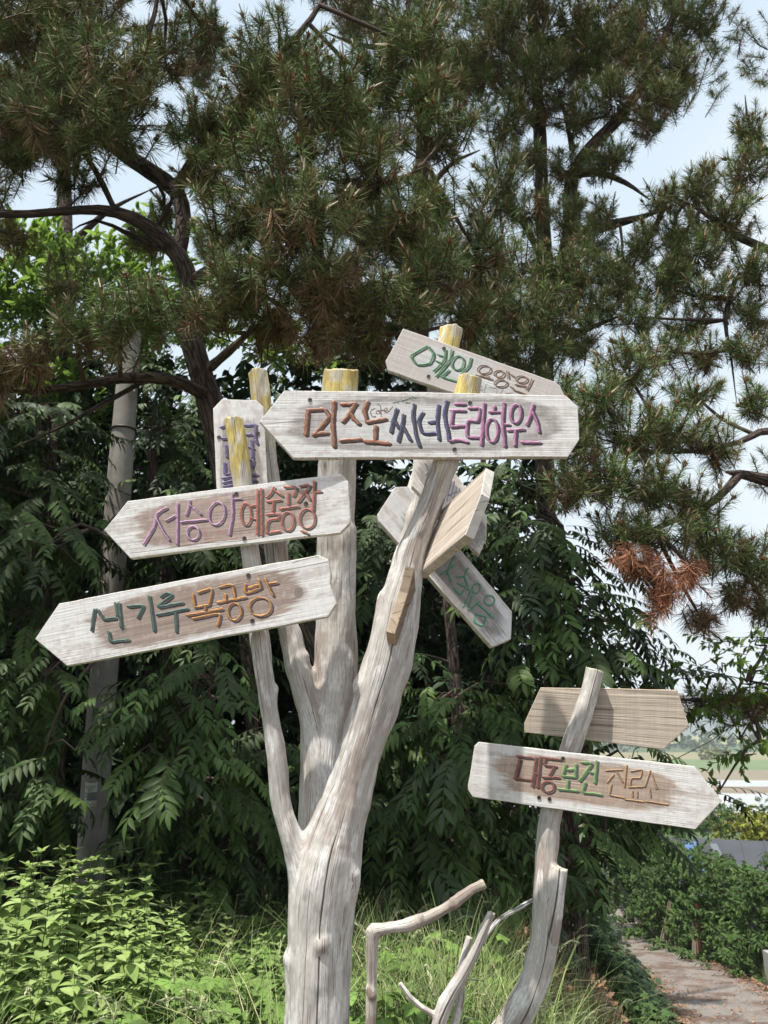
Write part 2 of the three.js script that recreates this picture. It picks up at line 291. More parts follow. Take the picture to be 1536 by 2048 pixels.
  const cols = vs.map((v, i) => { const f = info[i], L = segs[f.l], lim = limbs[f.l], s = L.len - (f.g.s + f.g.L * f.t);
    let c = [0.97, 0.97, 0.965]; const n = n3(v.x * 30, v.y * 9, v.z * 30), nn = n3(v.x * 70, v.y * 22, v.z * 70 + 4);
    if (lim.yellow) { const y = sstep(lim.yellow, lim.yellow * 0.45, s + lim.yellow * 0.55 * (n - 0.5)) * sstep(0.22, 0.42, nn + 0.35 * sstep(lim.yellow, 0, s)); c = mix3(c, [1.05, 0.86, 0.26], y * (0.30 + 0.62 * sstep(0.38, 0.62, n3(v.x * 45 + 9, v.y * 16, v.z * 45)))); }
    if (lim.brown) c = mix3(c, [0.66, 0.595, 0.54], lim.brown * 0.7 * (0.45 + 0.75 * sstep(0.3, 0.65, n)));
    if (L.cut && s < 0.008) c = mix3(c, [1.05, 1.0, 0.8], 0.6);
    return c; });
  const pos = [], nor = [], uv = [], col = [];
  for (const t of tris) {
    const f = info[t[0]], lim = segs[f.l], du = [];
    const us = t.map(i => { const v = vs[i]; let bg = f.g, bt = 0, bm = 1e9; for (const g of lim.out) { if (Math.abs(g.s - f.g.s) > 0.2) continue; q.copy(v).sub(g.a); const tt = clamp(q.dot(g.ab) / g.L2), m = Math.hypot(q.x - g.ab.x * tt, q.y - g.ab.y * tt, q.z - g.ab.z * tt); if (m < bm) { bm = m; bg = g; bt = tt; } }
      q.copy(v).sub(bg.a).addScaledVector(bg.ab, -bt); const T = bg.ab, zf = V(0, 0, 1).addScaledVector(T, -T.z / bg.L2).normalize(), xf = T.clone().cross(zf).normalize();
      return [Math.atan2(q.dot(xf), q.dot(zf)), bg.s + bg.L * bt]; });
    for (let i = 1; i < 3; i++) { if (us[i][0] - us[0][0] > PI) us[i][0] -= 2 * PI; if (us[i][0] - us[0][0] < -PI) us[i][0] += 2 * PI; }
    const R = limbs[f.l].rs[0];
    t.forEach((i, n) => { pos.push(vs[i].x, vs[i].y, vs[i].z); nor.push(nrm[i].x, nrm[i].y, nrm[i].z); if (limbs[f.l].knot) uv.push(vs[i].x * 1.15 + 0.21, vs[i].y + 0.33); else uv.push(us[n][0] * R + f.l * 0.37 + seed * 0.13, us[n][1] + f.l * 0.71); col.push(...cols[i]); });
  }
  return geo(pos, null, { normal: nor, uv, color: col });
}
// skeleton points: x, y, half width (pixels of the survey photo) and distance
const limb = (list, o = {}) => ({ pts: list.map(([x, y, w, d]) => at(x, y, d)), rs: list.map(([x, y, w, d]) => w * mpp(x, y, d)), ...o });
const up = (x, y, z) => V(x, y, z);
{
  const base = V(-0.22, ground(-0.22, -2.7), -2.7), g0 = at(630, 2048, 2.7);
  const t = thing('driftwood_post', 'tall pale driftwood tree trunk with yellow-topped limbs carrying the arrow boards', 'signpost', base);
  const limbs = [
    { pts: [base.clone().setY(base.y - 0.15), ...limb([[632, 2060, 67, 2.7], [636, 1960, 64, 2.7], [640, 1880, 63, 2.7], [645, 1800, 66, 2.7], [658, 1720, 66, 2.7], [676, 1650, 55, 2.7], [704, 1564, 43, 2.69], [740, 1443, 44, 2.68], [776, 1322, 48, 2.67], [797, 1215, 43, 2.67], [816, 1140, 31, 2.67], [832, 1080, 27, 2.67], [857, 1020, 25, 2.66], [889, 927, 25, 2.65], [932, 790, 24, 2.65], [940, 757, 23, 2.65]]).pts],
      rs: [0.135, ...limb([[632, 2060, 67, 2.7], [636, 1960, 64, 2.7], [640, 1880, 63, 2.7], [645, 1800, 66, 2.7], [658, 1720, 66, 2.7], [676, 1650, 55, 2.7], [704, 1564, 43, 2.69], [740, 1443, 44, 2.68], [776, 1322, 48, 2.67], [797, 1215, 43, 2.67], [816, 1140, 31, 2.67], [832, 1080, 27, 2.67], [857, 1020, 25, 2.66], [889, 927, 25, 2.65], [932, 790, 24, 2.65], [940, 757, 23, 2.65]]).rs], cut: 1, yellow: 0.42 },
    limb([[628, 1830, 42, 2.69], [612, 1765, 36, 2.69], [590, 1700, 25, 2.68], [568, 1625, 20, 2.68], [551, 1504, 20, 2.68], [534, 1383, 19.5, 2.68], [518, 1262, 19, 2.68], [502, 1130, 19, 2.68], [484, 963, 18, 2.68], [467, 838, 18, 2.68]], { cut: 1, yellow: 0.34 }),
    limb([[645, 1800, 50, 2.76], [636, 1690, 42, 2.8], [640, 1564, 38, 2.82], [630, 1450, 30, 2.82], [612, 1383, 25, 2.82], [594, 1322, 23.5, 2.82], [578, 1262, 23, 2.82], [556, 1130, 22, 2.83], [541, 960, 19, 2.83], [524, 820, 19, 2.83], [516, 746, 19, 2.83]], { cut: 1, yellow: 0.4 }),
    limb([[650, 1600, 38, 2.82], [664, 1450, 42, 2.84], [673, 1352, 44, 2.86], [673, 1231, 40, 2.87], [673, 1080, 39, 2.87], [675, 920, 37, 2.87], [680, 742, 35, 2.87]], { cut: 1, yellow: 0.26, tilt: V(-0.05, 0, 0.35) }),
    limb([[790, 1230, 32, 2.75], [815, 1110, 27, 2.85], [850, 930, 24, 2.92], [878, 790, 23, 2.95], [902, 658, 23, 2.95]], { cut: 1, yellow: 0.24 }),
    limb([[641, 1899, 25, 2.665], [643, 1888, 17, 2.617]], { knot: 1, brown: 0.6 }),
    limb([[640, 1870, 14, 2.645], [643, 1850, 8, 2.645]], { knot: 1, brown: 0.3 }),
    limb([[700, 1770, 18, 2.67], [708, 1750, 13, 2.65]], { knot: 1 }),
    limb([[745, 1390, 20, 2.67], [722, 1370, 15, 2.66]], { knot: 1 }),
    limb([[604, 1950, 24, 2.68], [588, 1920, 20, 2.67]], { knot: 1 }),
    limb([[680, 1085, 26, 2.86], [694, 1062, 20, 2.86]], { knot: 1 }),
    limb([[590, 1330, 13, 2.81], [606, 1314, 11, 2.805]], { knot: 1 }),
    limb([[648, 1925, 20, 2.64], [640, 1965, 14, 2.63]], { knot: 1 }),
    limb([[771, 1196, 14, 2.66], [780, 1240, 24, 2.67]], {}),
    limb([[548, 1378, 9, 2.68], [538, 1400, 14, 2.68]], {}),
  ];
  part('trunk', driftwood(limbs, 0.0066, 0.02, 3), M.drift, t);
}
{
  const base = V(0.41, ground(0.41, -3.25), -3.25);
  const t = thing('driftwood_post', 'slim curved driftwood pole on the right carrying two arrow boards', 'signpost', base);
  const L = [[960, 2140, 27, 3.23], [1025, 2048, 27, 3.23], [1060, 1982, 28, 3.23], [1082, 1913, 28, 3.23], [1090, 1845, 27, 3.23], [1090, 1777, 22, 3.24], [1093, 1698, 21, 3.25], [1105, 1622, 20, 3.25], [1141, 1501, 20, 3.25], [1165, 1433, 20, 3.25], [1190, 1341, 16.5, 3.25]];
  const l0 = limb(L); 
  part('trunk', driftwood([
    { pts: [base.clone().setY(base.y - 0.15), ...l0.pts], rs: [0.060, ...l0.rs], cut: 1 },
    limb([[1084, 1925, 18, 3.22], [1102, 1850, 18, 3.21], [1113, 1800, 17, 3.2], [1121, 1735, 15.5, 3.2]], { cut: 1 }),
  ], 0.0062, 0.016, 8), M.drift, t);
}
{
  const base = V(-0.04, ground(-0.04, -2.6), -2.6);
  const t = thing('driftwood_branch', 'bent grey driftwood branch rising then reaching right beside the big trunk', 'driftwood', base);
  const l = limb([[742, 2070, 11, 2.6], [744, 1960, 11, 2.6], [744, 1895, 12, 2.6], [748, 1862, 13, 2.6], [785, 1855, 13, 2.6], [815, 1850, 13, 2.6], [855, 1836, 12, 2.6], [908, 1806, 10.5, 2.6], [945, 1778, 9, 2.6], [969, 1767, 9.5, 2.6]]);
  part('branch', driftwood([{ pts: [base.clone().setY(base.y - 0.1), ...l.pts], rs: [0.022, ...l.rs], cut: 1, brown: 1 }, limb([[748, 1866, 12, 2.6], [737, 1857, 10, 2.6]], { brown: 1, cut: 1 }), limb([[838, 1842, 9, 2.59], [841, 1834, 6, 2.588]], { brown: 1, knot: 1 }), limb([[905, 1808, 9, 2.59], [904, 1801, 6, 2.588]], { brown: 1, knot: 1 }), limb([[745, 1990, 9, 2.59], [739, 1978, 7, 2.59]], { brown: 1, knot: 1 })], 0.0052, 0.008, 12), M.drift, t);
  const b2 = V(0.17, ground(0.17, -2.62), -2.62);
  const t2 = thing('driftwood_branch', 'forked pale driftwood branches crossing low between the two posts', 'driftwood', b2);
  const m = limb([[872, 2075, 14, 2.62], [890, 2008, 14.5, 2.62], [924, 1950, 12, 2.62], [955, 1890, 10, 2.62], [984, 1824, 9, 2.62]]);
  part('branch', driftwood([
    { pts: [b2.clone().setY(b2.y - 0.1), ...m.pts], rs: [0.026, ...m.rs], cut: 1, brown: 0.45 },
    limb([[902, 2075, 9, 2.66], [922, 1995, 8, 2.66], [921, 1945, 7.5, 2.66], [930, 1905, 7, 2.66], [939, 1873, 7, 2.66]], { cut: 1 }),
    limb([[872, 2032, 6, 2.62], [842, 2014, 5.5, 2.61], [819, 1993, 5, 2.6], [799, 1965, 4.5, 2.6]], { cut: 1 }),
    limb([[955, 1895, 6, 2.63], [976, 1864, 5, 2.66], [1003, 1836, 4.6, 2.8], [1035, 1818, 4.4, 2.98], [1064, 1800, 4, 3.18]], { cut: 1 }),
  ], 0.0048, 0.008, 15), M.drift, t2);
}
// ───────────────────────── arrow boards with raised, painted lettering ─────────────────────────
function faceTex(L, H, o, seed) {
  const w = Math.min(1536, Math.round(L * 1300)), h = Math.round(w * H / L), s0 = seed * 17;
  return tex(w, h, (u, v) => {
    const x = u * L, y = v * H, wy = y + 0.010 * (n2(x * 3 + s0, y * 14, 1) - 0.5) + 0.002 * (n2(x * 14, y * 50 + s0, 2) - 0.5);
    const a = n2(x * 6 + s0, wy * 330, 2), b = n2(x * 11, wy * 900 + s0, 3), saw = n2(x * 190, y * 9 + s0, 6), c0 = n2(x * 2 + s0, wy * 55, 4), pit = fbm(x * 60, y * 90 + s0, 7, 3);
    const [cx, cy, rx, ry, p] = o.oval, r = Math.pow(Math.pow(Math.abs((u - cx) / rx), p) + Math.pow(Math.abs((v - cy) / ry), p), 1 / p);
    const s = (1 - r) * Math.min(rx * L, ry * H) + 0.016 * (fbm(x * 16 + s0, y * 40, 8, 3) - 0.5) + 0.012 * (a - 0.5);
    const k = 0.74 + 0.22 * a + 0.22 * b + 0.16 * (saw - 0.5);
    const wood = mix3(o.wood, o.wood.map(q => q * 0.72), c0).map(q => q * k);
    const mot = fbm(x * 34, y * 60 + s0, 17, 3), kp = 0.93 + 0.04 * a + 0.035 * b + 0.09 * (saw - 0.5) + 0.10 * (mot - 0.5), white = mix3(o.white || [0.76, 0.745, 0.73], [0.52, 0.475, 0.44], sstep(0.42, 0.72, c0 * 0.35 + pit * 0.35 + mot * 0.3) * 0.8).map(q => q * kp);
    let inner = wood;
    if (o.core) inner = mix3(wood, o.core.map(q => q * (0.92 + 0.06 * a + 0.05 * b + 0.08 * (saw - 0.5))), sstep(0.008, o.coreAt || 0.05, s) * (0.72 + 0.28 * sstep(0.3, 0.6, pit)));
    let c = mix3(white, inner, sstep(-0.003, 0.009, s) * (1 - 0.35 * sstep(0.55, 0.75, pit) * sstep(0.05, 0.0, s)));
    c = mix3(c, wood.map(q => q * 0.8), sstep(0.66, 0.84, b * 0.6 + a * 0.4) * (o.worn ?? 0.3) * 0.4);
    for (const [q, n] of (o.knots || []).map(q => [q, Math.hypot((u - q[0]) * L, (v - q[1]) * H * 0.75) / q[2]])) c = mix3(c, [0.20, 0.17, 0.15].map(z => z * (0.8 + 0.5 * n2(n * 8, q[0] * 9, 3))), sstep(1.1, 0.7, n) * 0.8);
    for (const q of o.cracks || []) { const yy = q[0] + 0.05 * (n2(x * 6, q[0] * 50 + s0, 3) - 0.5); if (u > q[1] && u < q[2]) c = mix3(c, [0.06, 0.05, 0.05], sstep(0.0016, 0.0005, Math.abs(v - yy) * H) * 0.85); }
    return c;
  }, true, THREE.ClampToEdgeWrapping);
}
// poly: outline on the face, frame: {P, N, X}
const rs0 = rng(99);
function ribbon(pts, w, h, lift, lumpy) {  // a rounded bead of carved, painted wood along a path on the face
  const Q = [], n = pts.length; 
  const cv = n > 2 ? new THREE.CatmullRomCurve3(pts.map(p => V(p[0], p[1], 0)), false, 'catmullrom', 0.35) : new THREE.LineCurve3(V(...pts[0], 0), V(...pts[1], 0));
  const len = cv.getLength(), m = Math.max(4, Math.round(len / 0.006));
  for (let i = 0; i <= m; i++) { const p = cv.getPoint(i / m); Q.push([p.x, p.y]); }
  const caps = [[-0.5, 0], [-0.38, 0.66], [-0.16, 0.92]], rows = [], dir = i => { const a = Q[Math.max(0, i - 1)], b = Q[Math.min(m, i + 1)], l = Math.hypot(b[0] - a[0], b[1] - a[1]) || 1; return [(b[0] - a[0]) / l, (b[1] - a[1]) / l]; };
  const d0 = dir(0), d1 = dir(m);
  for (const [o, s] of caps) rows.push([Q[0][0] + d0[0] * o * w, Q[0][1] + d0[1] * o * w, d0, s]);
  for (let i = 0; i <= m; i++) rows.push([...Q[i], dir(i), 1]);
  for (const [o, s] of caps.slice().reverse()) rows.push([Q[m][0] - d1[0] * o * w, Q[m][1] - d1[1] * o * w, d1, s]);
  const C = 8, pos = [], idx = [], uv = []; const sd = rs0() * 50;
  rows.forEach(([x, y, [dx, dy], s], i) => { for (let k = 0; k <= C; k++) { const t = k / C * 2 - 1, ww = w / 2 * s * (1 + lumpy * (n2(i * 0.5 + sd, t > 0 ? 4 : 9, 1) - 0.5)), e = Math.sqrt(1 - t * t); uv.push((x - dy * t * ww) / 0.11 + sd, (y + dx * t * ww) / 0.11); pos.push(x - dy * t * ww, y + dx * t * ww, lift - 0.003 + (h + 0.003) * s * Math.pow(e, 0.8) * (1 + lumpy * 0.6 * (n2(i * 0.8 + sd, k * 0.7, 2) - 0.5))); if (i && k) { const a = i * (C + 1) + k; idx.push(a - C - 2, a - C - 1, a - 1, a - C - 1, a, a - 1); } } });
  const g = geo(pos, idx, { uv }); const nn = g.attributes.normal; let zs = 0; for (let i = 0; i < nn.count; i++) zs += nn.getZ(i);
  if (zs < 0) { g.setIndex(idx.map((v, i) => idx[i - i % 3 + [0, 2, 1][i % 3]])); g.computeVertexNormals(); } return g;
}
const paintTex = tex(128, 128, (u, v) => { const k = 0.62 + 0.6 * fbm(u * 16, v * 16, 3, 4), chip = sstep(0.60, 0.68, fbm(u * 26, v * 26, 9, 3)); return mix3([k, k, k], [0.95, 0.85, 0.80], chip * 0.30); });
const letterMats = new Map();
function letterMat(c, rough) { const key = c.join() + rough; if (!letterMats.has(key)) letterMats.set(key, new THREE.MeshPhysicalMaterial({ map: paintTex, bumpMap: paintTex, bumpScale: 0.0015, color: new THREE.Color().setRGB(...c.map(q => lerp(q, 0.30, 0.08) * 1.12)), roughness: Math.max(rough + 0.1, 0.5), clearcoat: rough < 0.4 ? 0.2 : 0, clearcoatRoughness: 0.35 })); return letterMats.get(key); }
// one board: outline, plane and thickness; words are strokes traced in the zoomed survey picture (origin and scale given), drawn on the face
function board(o) {
  const N = o.N.clone().normalize(), P = at(...o.P), pts = o.poly.map(([x, y]) => onPlane(x, y, P, N));
  const c = pts.reduce((s, p) => s.add(p), V()).divideScalar(pts.length), X = onPlane(...o.axis[1], P, N).sub(onPlane(...o.axis[0], P, N)).normalize(), Y = N.clone().cross(X);
  const t = thing('arrow_sign', o.label, 'arrow sign', c); t.quaternion.setFromRotationMatrix(new THREE.Matrix4().makeBasis(X, Y, N));
  const loc = (x, y) => { const q = onPlane(x, y, P, N).sub(c); return [q.dot(X), q.dot(Y)]; };
  let L2 = o.poly.map(([x, y]) => loc(x, y)); if (THREE.ShapeUtils.isClockWise(L2.map(p => new THREE.Vector2(...p)))) L2 = L2.slice().reverse();
  const xs = L2.map(p => p[0]), ys = L2.map(p => p[1]), x0 = Math.min(...xs), x1 = Math.max(...xs), y0 = Math.min(...ys), y1 = Math.max(...ys), b = 0.0022, T = o.thick || 0.026;
  // slightly uneven hand-sawn outline
  const out = []; L2.forEach((p, i) => { const q = L2[(i + 1) % L2.length], l = Math.hypot(q[0] - p[0], q[1] - p[1]), n = Math.max(1, Math.round(l / 0.05)); for (let k = 0; k < n; k++) { const f = k / n, j = k ? 0.0028 * (n2(p[0] * 40 + f * l * 22, p[1] * 40 + i * 3, 5) - 0.5) : 0; out.push(new THREE.Vector2(lerp(p[0], q[0], f) - (q[1] - p[1]) / l * j, lerp(p[1], q[1], f) + (q[0] - p[0]) / l * j)); } });
  const g = new THREE.ExtrudeGeometry(new THREE.Shape(out), { depth: T - 2 * b, bevelEnabled: true, bevelThickness: b, bevelSize: b, bevelOffset: -b, bevelSegments: 1, curveSegments: 1 }); g.translate(0, 0, -(T - b));
  let face = o.bare;
  if (!face) {
    const m = faceTex(x1 - x0, y1 - y0, o.face, o.seed); m.repeat.set(1 / (x1 - x0), 1 / (y1 - y0)); m.offset.set(-x0 / (x1 - x0), -y0 / (y1 - y0));
    const bm = rep(grainBump, 1, 0.25); face = new THREE.MeshStandardMaterial({ map: m, bumpMap: bm, bumpScale: 0.0009, roughness: 0.9 });
  }
  const bd = shade(new THREE.Mesh(g, [face, o.side || M.edge])); bd.name = 'board'; t.add(bd);
  for (const w of o.words || []) {
    const [ox, oy, sc] = w.zoom, wm = 0.92 * w.width * mpp(...o.P);
    for (const s of w.letters) {
      const [text, color] = Array.isArray(s) ? s : [s, w.color], gs = [], hs = [];
      for (const st of text.split('|')) {
        let pp, wf = 1; const r = st.trim();
        if (r[0] === 'o') { const [cx, cy, rx, ry, rot = 0] = r.slice(1).split(',').map(Number), k = rot * PI / 180; pp = []; for (let i = 0; i <= 16; i++) { const a = i / 16 * 2 * PI - 1.2, ex = rx * Math.cos(a), ey = ry * Math.sin(a); pp.push([cx + ex * Math.cos(k) - ey * Math.sin(k), cy + ex * Math.sin(k) + ey * Math.cos(k)]); } wf = 0.85; }
        else pp = r.split(' ').map(q => q.split(',').map(Number));
        const lp = pp.map(([x, y]) => loc(ox + x / sc, oy + y / sc));
        gs.push(ribbon(lp, wm * wf, (w.high || 0.0045) * 0.32, 0, w.lumpy ?? 0.65));
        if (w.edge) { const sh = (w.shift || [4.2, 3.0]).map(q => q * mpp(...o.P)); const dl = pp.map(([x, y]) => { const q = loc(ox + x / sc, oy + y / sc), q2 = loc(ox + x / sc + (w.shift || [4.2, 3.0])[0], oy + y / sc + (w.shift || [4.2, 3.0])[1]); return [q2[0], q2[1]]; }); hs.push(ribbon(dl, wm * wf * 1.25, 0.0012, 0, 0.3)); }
      }
      const m = shade(new THREE.Mesh(mergeGeometries(gs), letterMat(color, w.rough || 0.5))); m.name = 'letter'; t.add(m);
      if (hs.length) { const e = shade(new THREE.Mesh(mergeGeometries(hs), letterMat(w.edge, 0.7))); e.name = 'painted_shading'; m.add(e); }  // offset copies of the strokes: shaded letter sides put in as colour
    }
  }
  for (const [x, y] of o.screws || []) {
    const q = loc(x, y), r = 0.0062, sg = mergeGeometries([new THREE.CylinderGeometry(r, r, 0.003, 14).rotateX(PI / 2), new THREE.TorusGeometry(r * 1.05, 0.0012, 5, 14).translate(0, 0, 0.001)].map(z => { z.deleteAttribute('uv'); return z.toNonIndexed(); }));
    const sm = shade(new THREE.Mesh(sg, M.screw)); sm.name = 'screw'; sm.position.set(q[0], q[1], 0.0008); t.add(sm);
  }
  return t;
}
const pinkWood = [0.46, 0.35, 0.305], brownWood = [0.40, 0.31, 0.265], greyWood = [0.44, 0.40, 0.375];
board({ label: 'wide whitewashed arrow board lettered in brown, blue and pink, topmost across the trunk', seed: 1,
  P: [840, 848, 2.575], N: V(0.03, 0, 1), axis: [[560, 850], [1150, 850]], poly: [[519, 843], [568, 781], [850, 784], [1132, 791], [1156, 813], [1159, 879], [1136, 914], [860, 915], [586, 916]],
  face: { oval: [0.52, 0.5, 0.43, 0.42, 3.2], wood: [0.42, 0.385, 0.365], core: [0.67, 0.66, 0.655], coreAt: 0.05, cracks: [[0.52, 0, 0.42]] },
  screws: [[909, 899], [940, 806], [620, 800]],
  words: [
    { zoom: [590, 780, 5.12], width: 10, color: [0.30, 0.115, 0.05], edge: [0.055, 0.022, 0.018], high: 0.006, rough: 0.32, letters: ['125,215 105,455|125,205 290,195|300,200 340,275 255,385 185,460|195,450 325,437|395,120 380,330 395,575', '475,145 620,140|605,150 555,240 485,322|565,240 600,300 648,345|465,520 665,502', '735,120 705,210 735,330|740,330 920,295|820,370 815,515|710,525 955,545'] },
    { zoom: [590, 780, 5.12], width: 3.4, color: [0.20, 0.11, 0.09], high: 0.002, letters: ['820,185 780,205 775,245 795,272 825,270', 'o850,228,18,22|870,215 872,240 882,250', '848,140 876,170 884,272|852,217 915,202', '915,215 948,198 932,180 908,208 928,232 962,215 1000,168'] },
    { zoom: [590, 780, 5.12], width: 4.5, color: [0.17, 0.22, 0.15], high: 0.0015, lumpy: 1, letters: ['1005,130 1080,112 1170,85 1240,72|1040,105 1060,138|1090,85 1105,125|1130,125 1180,130|1170,70 1200,100|1200,62 1240,85'] },
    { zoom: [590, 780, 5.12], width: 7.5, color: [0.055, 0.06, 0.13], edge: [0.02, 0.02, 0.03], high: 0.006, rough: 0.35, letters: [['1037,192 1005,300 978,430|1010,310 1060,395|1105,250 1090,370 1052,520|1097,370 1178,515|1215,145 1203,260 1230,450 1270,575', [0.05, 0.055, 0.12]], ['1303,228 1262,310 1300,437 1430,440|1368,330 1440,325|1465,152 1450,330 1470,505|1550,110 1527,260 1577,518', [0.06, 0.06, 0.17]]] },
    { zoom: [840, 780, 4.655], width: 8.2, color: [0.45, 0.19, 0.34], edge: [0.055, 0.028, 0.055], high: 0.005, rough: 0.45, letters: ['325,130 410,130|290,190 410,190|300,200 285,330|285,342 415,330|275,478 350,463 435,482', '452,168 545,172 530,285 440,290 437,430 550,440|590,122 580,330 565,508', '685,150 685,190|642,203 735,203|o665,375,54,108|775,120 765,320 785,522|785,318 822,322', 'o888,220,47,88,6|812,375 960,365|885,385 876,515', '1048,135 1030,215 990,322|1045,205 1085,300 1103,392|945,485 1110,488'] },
  ] });
board({ label: 'arrow board with pink and red letters, above the lowest left one', seed: 2,
  P: [460, 1030, 2.61], N: V(-0.06, 0, 1), axis: [[258, 1060], [690, 1005]], poly: [[208, 1060], [255, 1002], [470, 974], [681, 947], [697, 963], [701, 1045], [680, 1066], [470, 1090], [261, 1117]],
  face: { oval: [0.50, 0.5, 0.385, 0.42, 3.4], wood: pinkWood, cracks: [[0.10, 0.1, 0.75]], worn: 0.3 }, screws: [[473, 988], [489, 1077], [612, 1007]],
  words: [
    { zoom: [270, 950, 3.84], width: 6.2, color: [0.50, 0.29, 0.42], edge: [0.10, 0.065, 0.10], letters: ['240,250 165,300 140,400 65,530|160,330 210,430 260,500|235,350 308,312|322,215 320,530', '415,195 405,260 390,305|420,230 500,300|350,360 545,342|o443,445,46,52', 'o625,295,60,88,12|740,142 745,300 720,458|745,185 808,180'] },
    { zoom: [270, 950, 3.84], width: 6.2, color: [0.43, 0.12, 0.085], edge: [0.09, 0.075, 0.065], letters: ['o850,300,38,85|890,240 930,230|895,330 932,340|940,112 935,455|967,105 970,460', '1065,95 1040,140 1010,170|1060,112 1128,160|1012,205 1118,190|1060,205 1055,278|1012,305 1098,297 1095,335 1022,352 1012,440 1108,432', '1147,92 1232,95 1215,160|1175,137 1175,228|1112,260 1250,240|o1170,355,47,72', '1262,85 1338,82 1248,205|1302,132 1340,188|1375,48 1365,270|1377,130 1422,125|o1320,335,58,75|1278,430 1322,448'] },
    { zoom: [270, 950, 3.84], width: 2.2, color: [0.50, 0.16, 0.15], high: 0.001, letters: ['532,438 572,430|550,430 548,470|535,472 575,468|530,490 570,485', '620,440 650,430|635,445 640,475', '668,430 690,455|700,425 705,460', '730,440 775,445|752,420 745,450', '540,515 640,500|680,500 780,485'] },
  ] });
board({ label: 'lowest left arrow board with white ends, dark green and orange letters and a knot', seed: 3,
  P: [370, 1225, 2.60], N: V(-0.10, 0, 1), axis: [[130, 1270], [650, 1165]], poly: [[70, 1278], [118, 1207], [380, 1157], [636, 1110], [657, 1119], [662, 1150], [660, 1168], [673, 1207], [655, 1234], [400, 1282], [134, 1332]],
  face: { oval: [0.545, 0.5, 0.36, 0.41, 3.6], wood: brownWood, knots: [[0.885, 0.44, 0.017], [0.30, 0.42, 0.012]], cracks: [[0.82, 0.76, 1], [0.90, 0.88, 1]], worn: 0.3 }, screws: [[497, 1151], [505, 1242]],
  words: [
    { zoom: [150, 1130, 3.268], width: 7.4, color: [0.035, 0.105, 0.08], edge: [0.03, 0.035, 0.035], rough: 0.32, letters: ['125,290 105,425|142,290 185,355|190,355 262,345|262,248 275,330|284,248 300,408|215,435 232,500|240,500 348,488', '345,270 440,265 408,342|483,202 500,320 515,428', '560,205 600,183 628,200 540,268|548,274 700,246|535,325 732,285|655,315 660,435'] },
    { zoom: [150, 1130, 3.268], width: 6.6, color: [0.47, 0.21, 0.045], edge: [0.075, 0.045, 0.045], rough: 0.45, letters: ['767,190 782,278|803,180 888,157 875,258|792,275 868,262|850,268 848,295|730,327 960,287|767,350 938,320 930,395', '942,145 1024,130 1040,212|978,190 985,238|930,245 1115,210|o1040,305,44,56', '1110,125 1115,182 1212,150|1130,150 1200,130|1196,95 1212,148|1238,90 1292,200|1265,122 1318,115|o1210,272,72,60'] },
  ] });
board({ label: 'upright weathered board with purple letters standing behind the yellow left limb', seed: 4,
  P: [485, 900, 2.735], N: V(0.16, 0.05, 1), axis: [[490, 1050], [478, 800]], poly: [[426, 817], [444, 798], [512, 800], [527, 814], [532, 900], [541, 1055], [436, 1062], [430, 900]],
  face: { oval: [0.44, 0.5, 0.42, 0.40, 3.2], wood: [0.45, 0.41, 0.385], worn: 0.25 }, screws: [[438, 875], [516, 867]],
  words: [{ zoom: [420, 780, 9.307], width: 6.6, color: [0.165, 0.13, 0.30], edge: [0.075, 0.06, 0.10], letters: ['190,692 262,668|215,902 330,893|290,1025 305,1245', '265,1350 272,1555 400,1560|370,1315 378,1520', '235,1645 405,1610|240,1725 405,1690|252,1795 410,1770', '630,655 845,642|835,650 835,900 868,1000|672,830 765,818|765,930 782,1265', '712,1060 800,1085|740,1300 798,1310 772,1440', '772,1580 865,1572|782,1690 848,1680'] }] });
board({ label: 'topmost board sloping down to the right with green and small brown letters', seed: 5,
  P: [930, 745, 2.86], N: V(-0.05, 0, 1), axis: [[780, 730], [1120, 850]], poly: [[806, 657], [955, 709], [1109, 763], [1120, 772], [1133, 799], [1120, 850], [1096, 853], [930, 794], [776, 741], [771, 722]],
  face: { oval: [0.40, 0.55, 0.28, 0.36, 2.6], wood: [0.66, 0.655, 0.65], white: [0.55, 0.50, 0.475], worn: 0.42 }, screws: [[888, 697], [857, 753]],
  words: [
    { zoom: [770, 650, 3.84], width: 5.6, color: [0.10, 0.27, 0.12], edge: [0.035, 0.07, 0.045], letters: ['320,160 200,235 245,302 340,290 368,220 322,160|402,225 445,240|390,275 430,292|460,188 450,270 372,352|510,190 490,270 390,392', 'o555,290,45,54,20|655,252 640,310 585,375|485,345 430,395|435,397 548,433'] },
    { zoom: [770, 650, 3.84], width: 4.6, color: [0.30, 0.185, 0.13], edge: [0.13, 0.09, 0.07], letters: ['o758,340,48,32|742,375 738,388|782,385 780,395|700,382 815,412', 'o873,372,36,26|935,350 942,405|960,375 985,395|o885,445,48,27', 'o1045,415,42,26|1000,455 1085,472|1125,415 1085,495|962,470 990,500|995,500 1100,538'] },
    { zoom: [770, 650, 3.84], width: 3, color: [0.27, 0.24, 0.22], high: 0.002, letters: ['742,462 722,530|776,456 758,530|725,500 770,490', '800,476 862,492 850,530', '905,492 882,532|925,525 980,520'] },
  ] });
